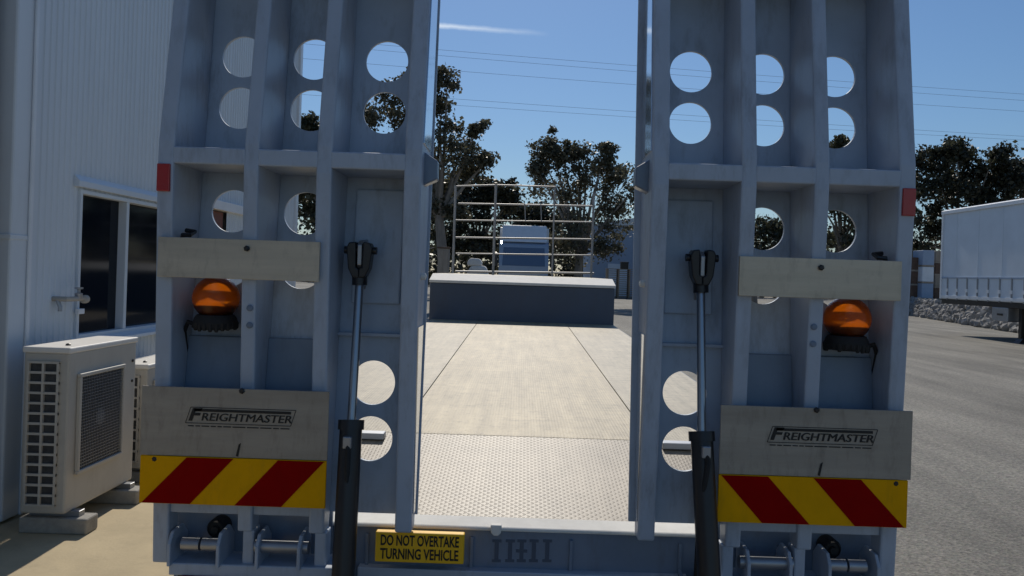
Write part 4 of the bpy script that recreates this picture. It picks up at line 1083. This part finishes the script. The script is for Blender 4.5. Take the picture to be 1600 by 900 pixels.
tree('gum_tree', 'tall loose-crowned gum tree with pale trunk at the timber cabinet', 690, 32, [(700, 130, 18), (690, 165, 20), (668, 150, 26), (640, 190, 32), (600, 165, 28), (575, 190, 24), (690, 215, 30), (720, 222, 26), (745, 205, 13), (715, 250, 26), (740, 265, 20), (765, 248, 15), (690, 282, 24), (640, 250, 34), (600, 240, 30), (720, 330, 14), (690, 325, 18), (655, 120, 22), (620, 138, 20)], M['leaf_gum'], 0.22, 0.1, 3, 0.13, 560, base_px=690)
tree('gum_tree', 'broad gum tree standing right behind the blue truck', 905, 42, [(860, 222, 16), (850, 248, 22), (880, 240, 24), (905, 232, 18), (918, 262, 24), (865, 285, 26), (945, 235, 12), (940, 268, 24), (968, 275, 24), (900, 300, 30), (950, 312, 30), (985, 300, 26), (840, 265, 14), (905, 345, 34), (950, 350, 28), (885, 380, 30), (935, 392, 26)], M['leaf_gum'], 0.24, -0.1, 5, 0.15, 640)
tree('bushy_tree', 'low dark bushy tree behind the top rail of the headboard', 745, 50, [(705, 300, 20), (730, 292, 20), (760, 290, 20), (792, 300, 18), (770, 305, 20), (740, 318, 24), (710, 325, 20), (795, 318, 18), (720, 350, 24), (760, 345, 24), (700, 375, 24), (740, 385, 26), (760, 380, 22)], M['leaf_dark'], 0.2, 0, 7, 0.2, 650)
tree('bushy_tree', 'dark bushy tree showing over the roof of the blue truck', 820, 60, [(800, 335, 20), (825, 330, 18), (845, 335, 22), (870, 340, 20), (815, 360, 26), (850, 365, 26)], M['leaf_dark'], 0.2, 0, 8, 0.24, 560)
tree('bushy_tree', 'wide dark tree rising above the roof end of the semi trailer', 1500, 62, [(1440, 262, 20), (1462, 250, 22), (1488, 236, 20), (1512, 246, 22), (1540, 248, 18), (1530, 270, 24), (1495, 272, 26), (1455, 288, 26), (1558, 268, 18), (1430, 300, 26), (1475, 305, 24), (1520, 298, 20), (1440, 345, 28), (1470, 365, 26), (1430, 385, 24), (1560, 290, 24), (1510, 330, 26), (1550, 330, 26)], M['leaf_dark'], 0.28, 0, 9, 0.26, 620, zbase=0.8)
tree('bushy_tree', 'dark tree over the middle of the semi trailer roof', 1610, 66, [(1580, 275, 18), (1605, 268, 20), (1630, 262, 26), (1600, 300, 26), (1640, 300, 30), (1590, 325, 22)], M['leaf_dark'], 0.25, 0, 10, 0.28, 600, zbase=0.8)
tree('bushy_tree', 'olive tree seen through the holes of the right ramp', 1310, 55, [(1312, 228, 16), (1295, 240, 14), (1330, 255, 22), (1290, 275, 26), (1330, 300, 30), (1280, 320, 30), (1330, 345, 32), (1300, 370, 32), (1370, 330, 32), (1390, 380, 30), (1345, 400, 30), (1380, 290, 26)], M['leaf_mid'], 0.25, 0, 12, 0.24, 620, zbase=0.0)
tree('bushy_tree', 'olive shrubby tree low behind the inner bays of the right ramp', 1180, 52, [(1180, 362, 22), (1205, 356, 22), (1150, 372, 26), (1220, 380, 28), (1180, 395, 30), (1120, 385, 26), (1240, 400, 26), (1080, 395, 24), (1050, 400, 22)], M['leaf_mid'], 0.2, 0, 13, 0.22, 620)
tree('bushy_tree', 'dark spreading tree past the far corner of the warehouse', 500, 38, [(476, 200, 17), (505, 205, 20), (535, 215, 24), (480, 232, 22), (515, 240, 24), (480, 290, 28), (520, 290, 30), (480, 330, 26), (515, 340, 30), (560, 250, 26)], M['leaf_mid'], 0.22, 0, 14, 0.2, 560)
tree('bushy_tree', 'rounded dark tree between the gum trees seen over the gap', 640, 58, [(620, 330, 30), (650, 320, 28), (600, 350, 30), (670, 345, 26), (640, 370, 30), (570, 345, 30), (560, 380, 28), (610, 390, 28)], M['leaf_dark'], 0.22, 0, 15, 0.24, 560)

# far wood
rng = random.Random(21)
mb = MB()
for k in range(150):
    x = -75 + k * 1.15 + rng.uniform(-.6, .6); yy = 88 + rng.uniform(-5, 8)
    hgt = rng.uniform(4.5, 7.2) * (1.15 if x > 20 else 1.0)
    for q in range(4):
        leaves(mb, rng, (x + rng.uniform(-1.4, 1.4), yy + rng.uniform(-1, 1), hgt * (0.12 + 0.25 * q)), 1.75, 85, 0.5, 0.9, 0.2)
fw_ = mb.build('woodland', M['leaf_dark']); fw_['kind'] = 'stuff'
tag(fw_, 'far dark belt of woodland along the back of the yard', 'woodland')

# ------------------------------------------------------------------ overhead wires
def wire(pa, pb, Ya, Yb, r, label):
    A, B = P(*pa, Ya), P(*pb, Yb)
    d = B - A
    pts = []
    for i in range(41):
        t_ = -0.9 + 2.8 * i / 40
        p = A + d * t_; p.z += (t_ - 0.0) * (t_ - 1.0) * 0.55
        pts.append(p)
    o = MB().tube(pts, r, 6).build('power_line', M['wire'], None, smooth=True)
    tag(o, label, 'power line', 'overhead power lines')
wire((690, 78), (1600, 147), 84, 92, 0.014, 'topmost thin conductor of the higher bunch of overhead wires')
wire((690, 87), (1600, 157), 85, 93, 0.014, 'middle thin conductor of the higher bunch of overhead wires')
wire((690, 109), (1600, 174), 84, 92, 0.014, 'lowest thin conductor of the higher bunch of overhead wires')
wire((690, 153), (1600, 213), 86, 94, 0.014, 'upper thin conductor of the lower pair of overhead wires')
wire((690, 163), (1600, 219), 87, 95, 0.014, 'lower thin conductor of the lower pair of overhead wires')

scene.render.engine = 'CYCLES'
scene.render.resolution_x, scene.render.resolution_y = 1024, 576
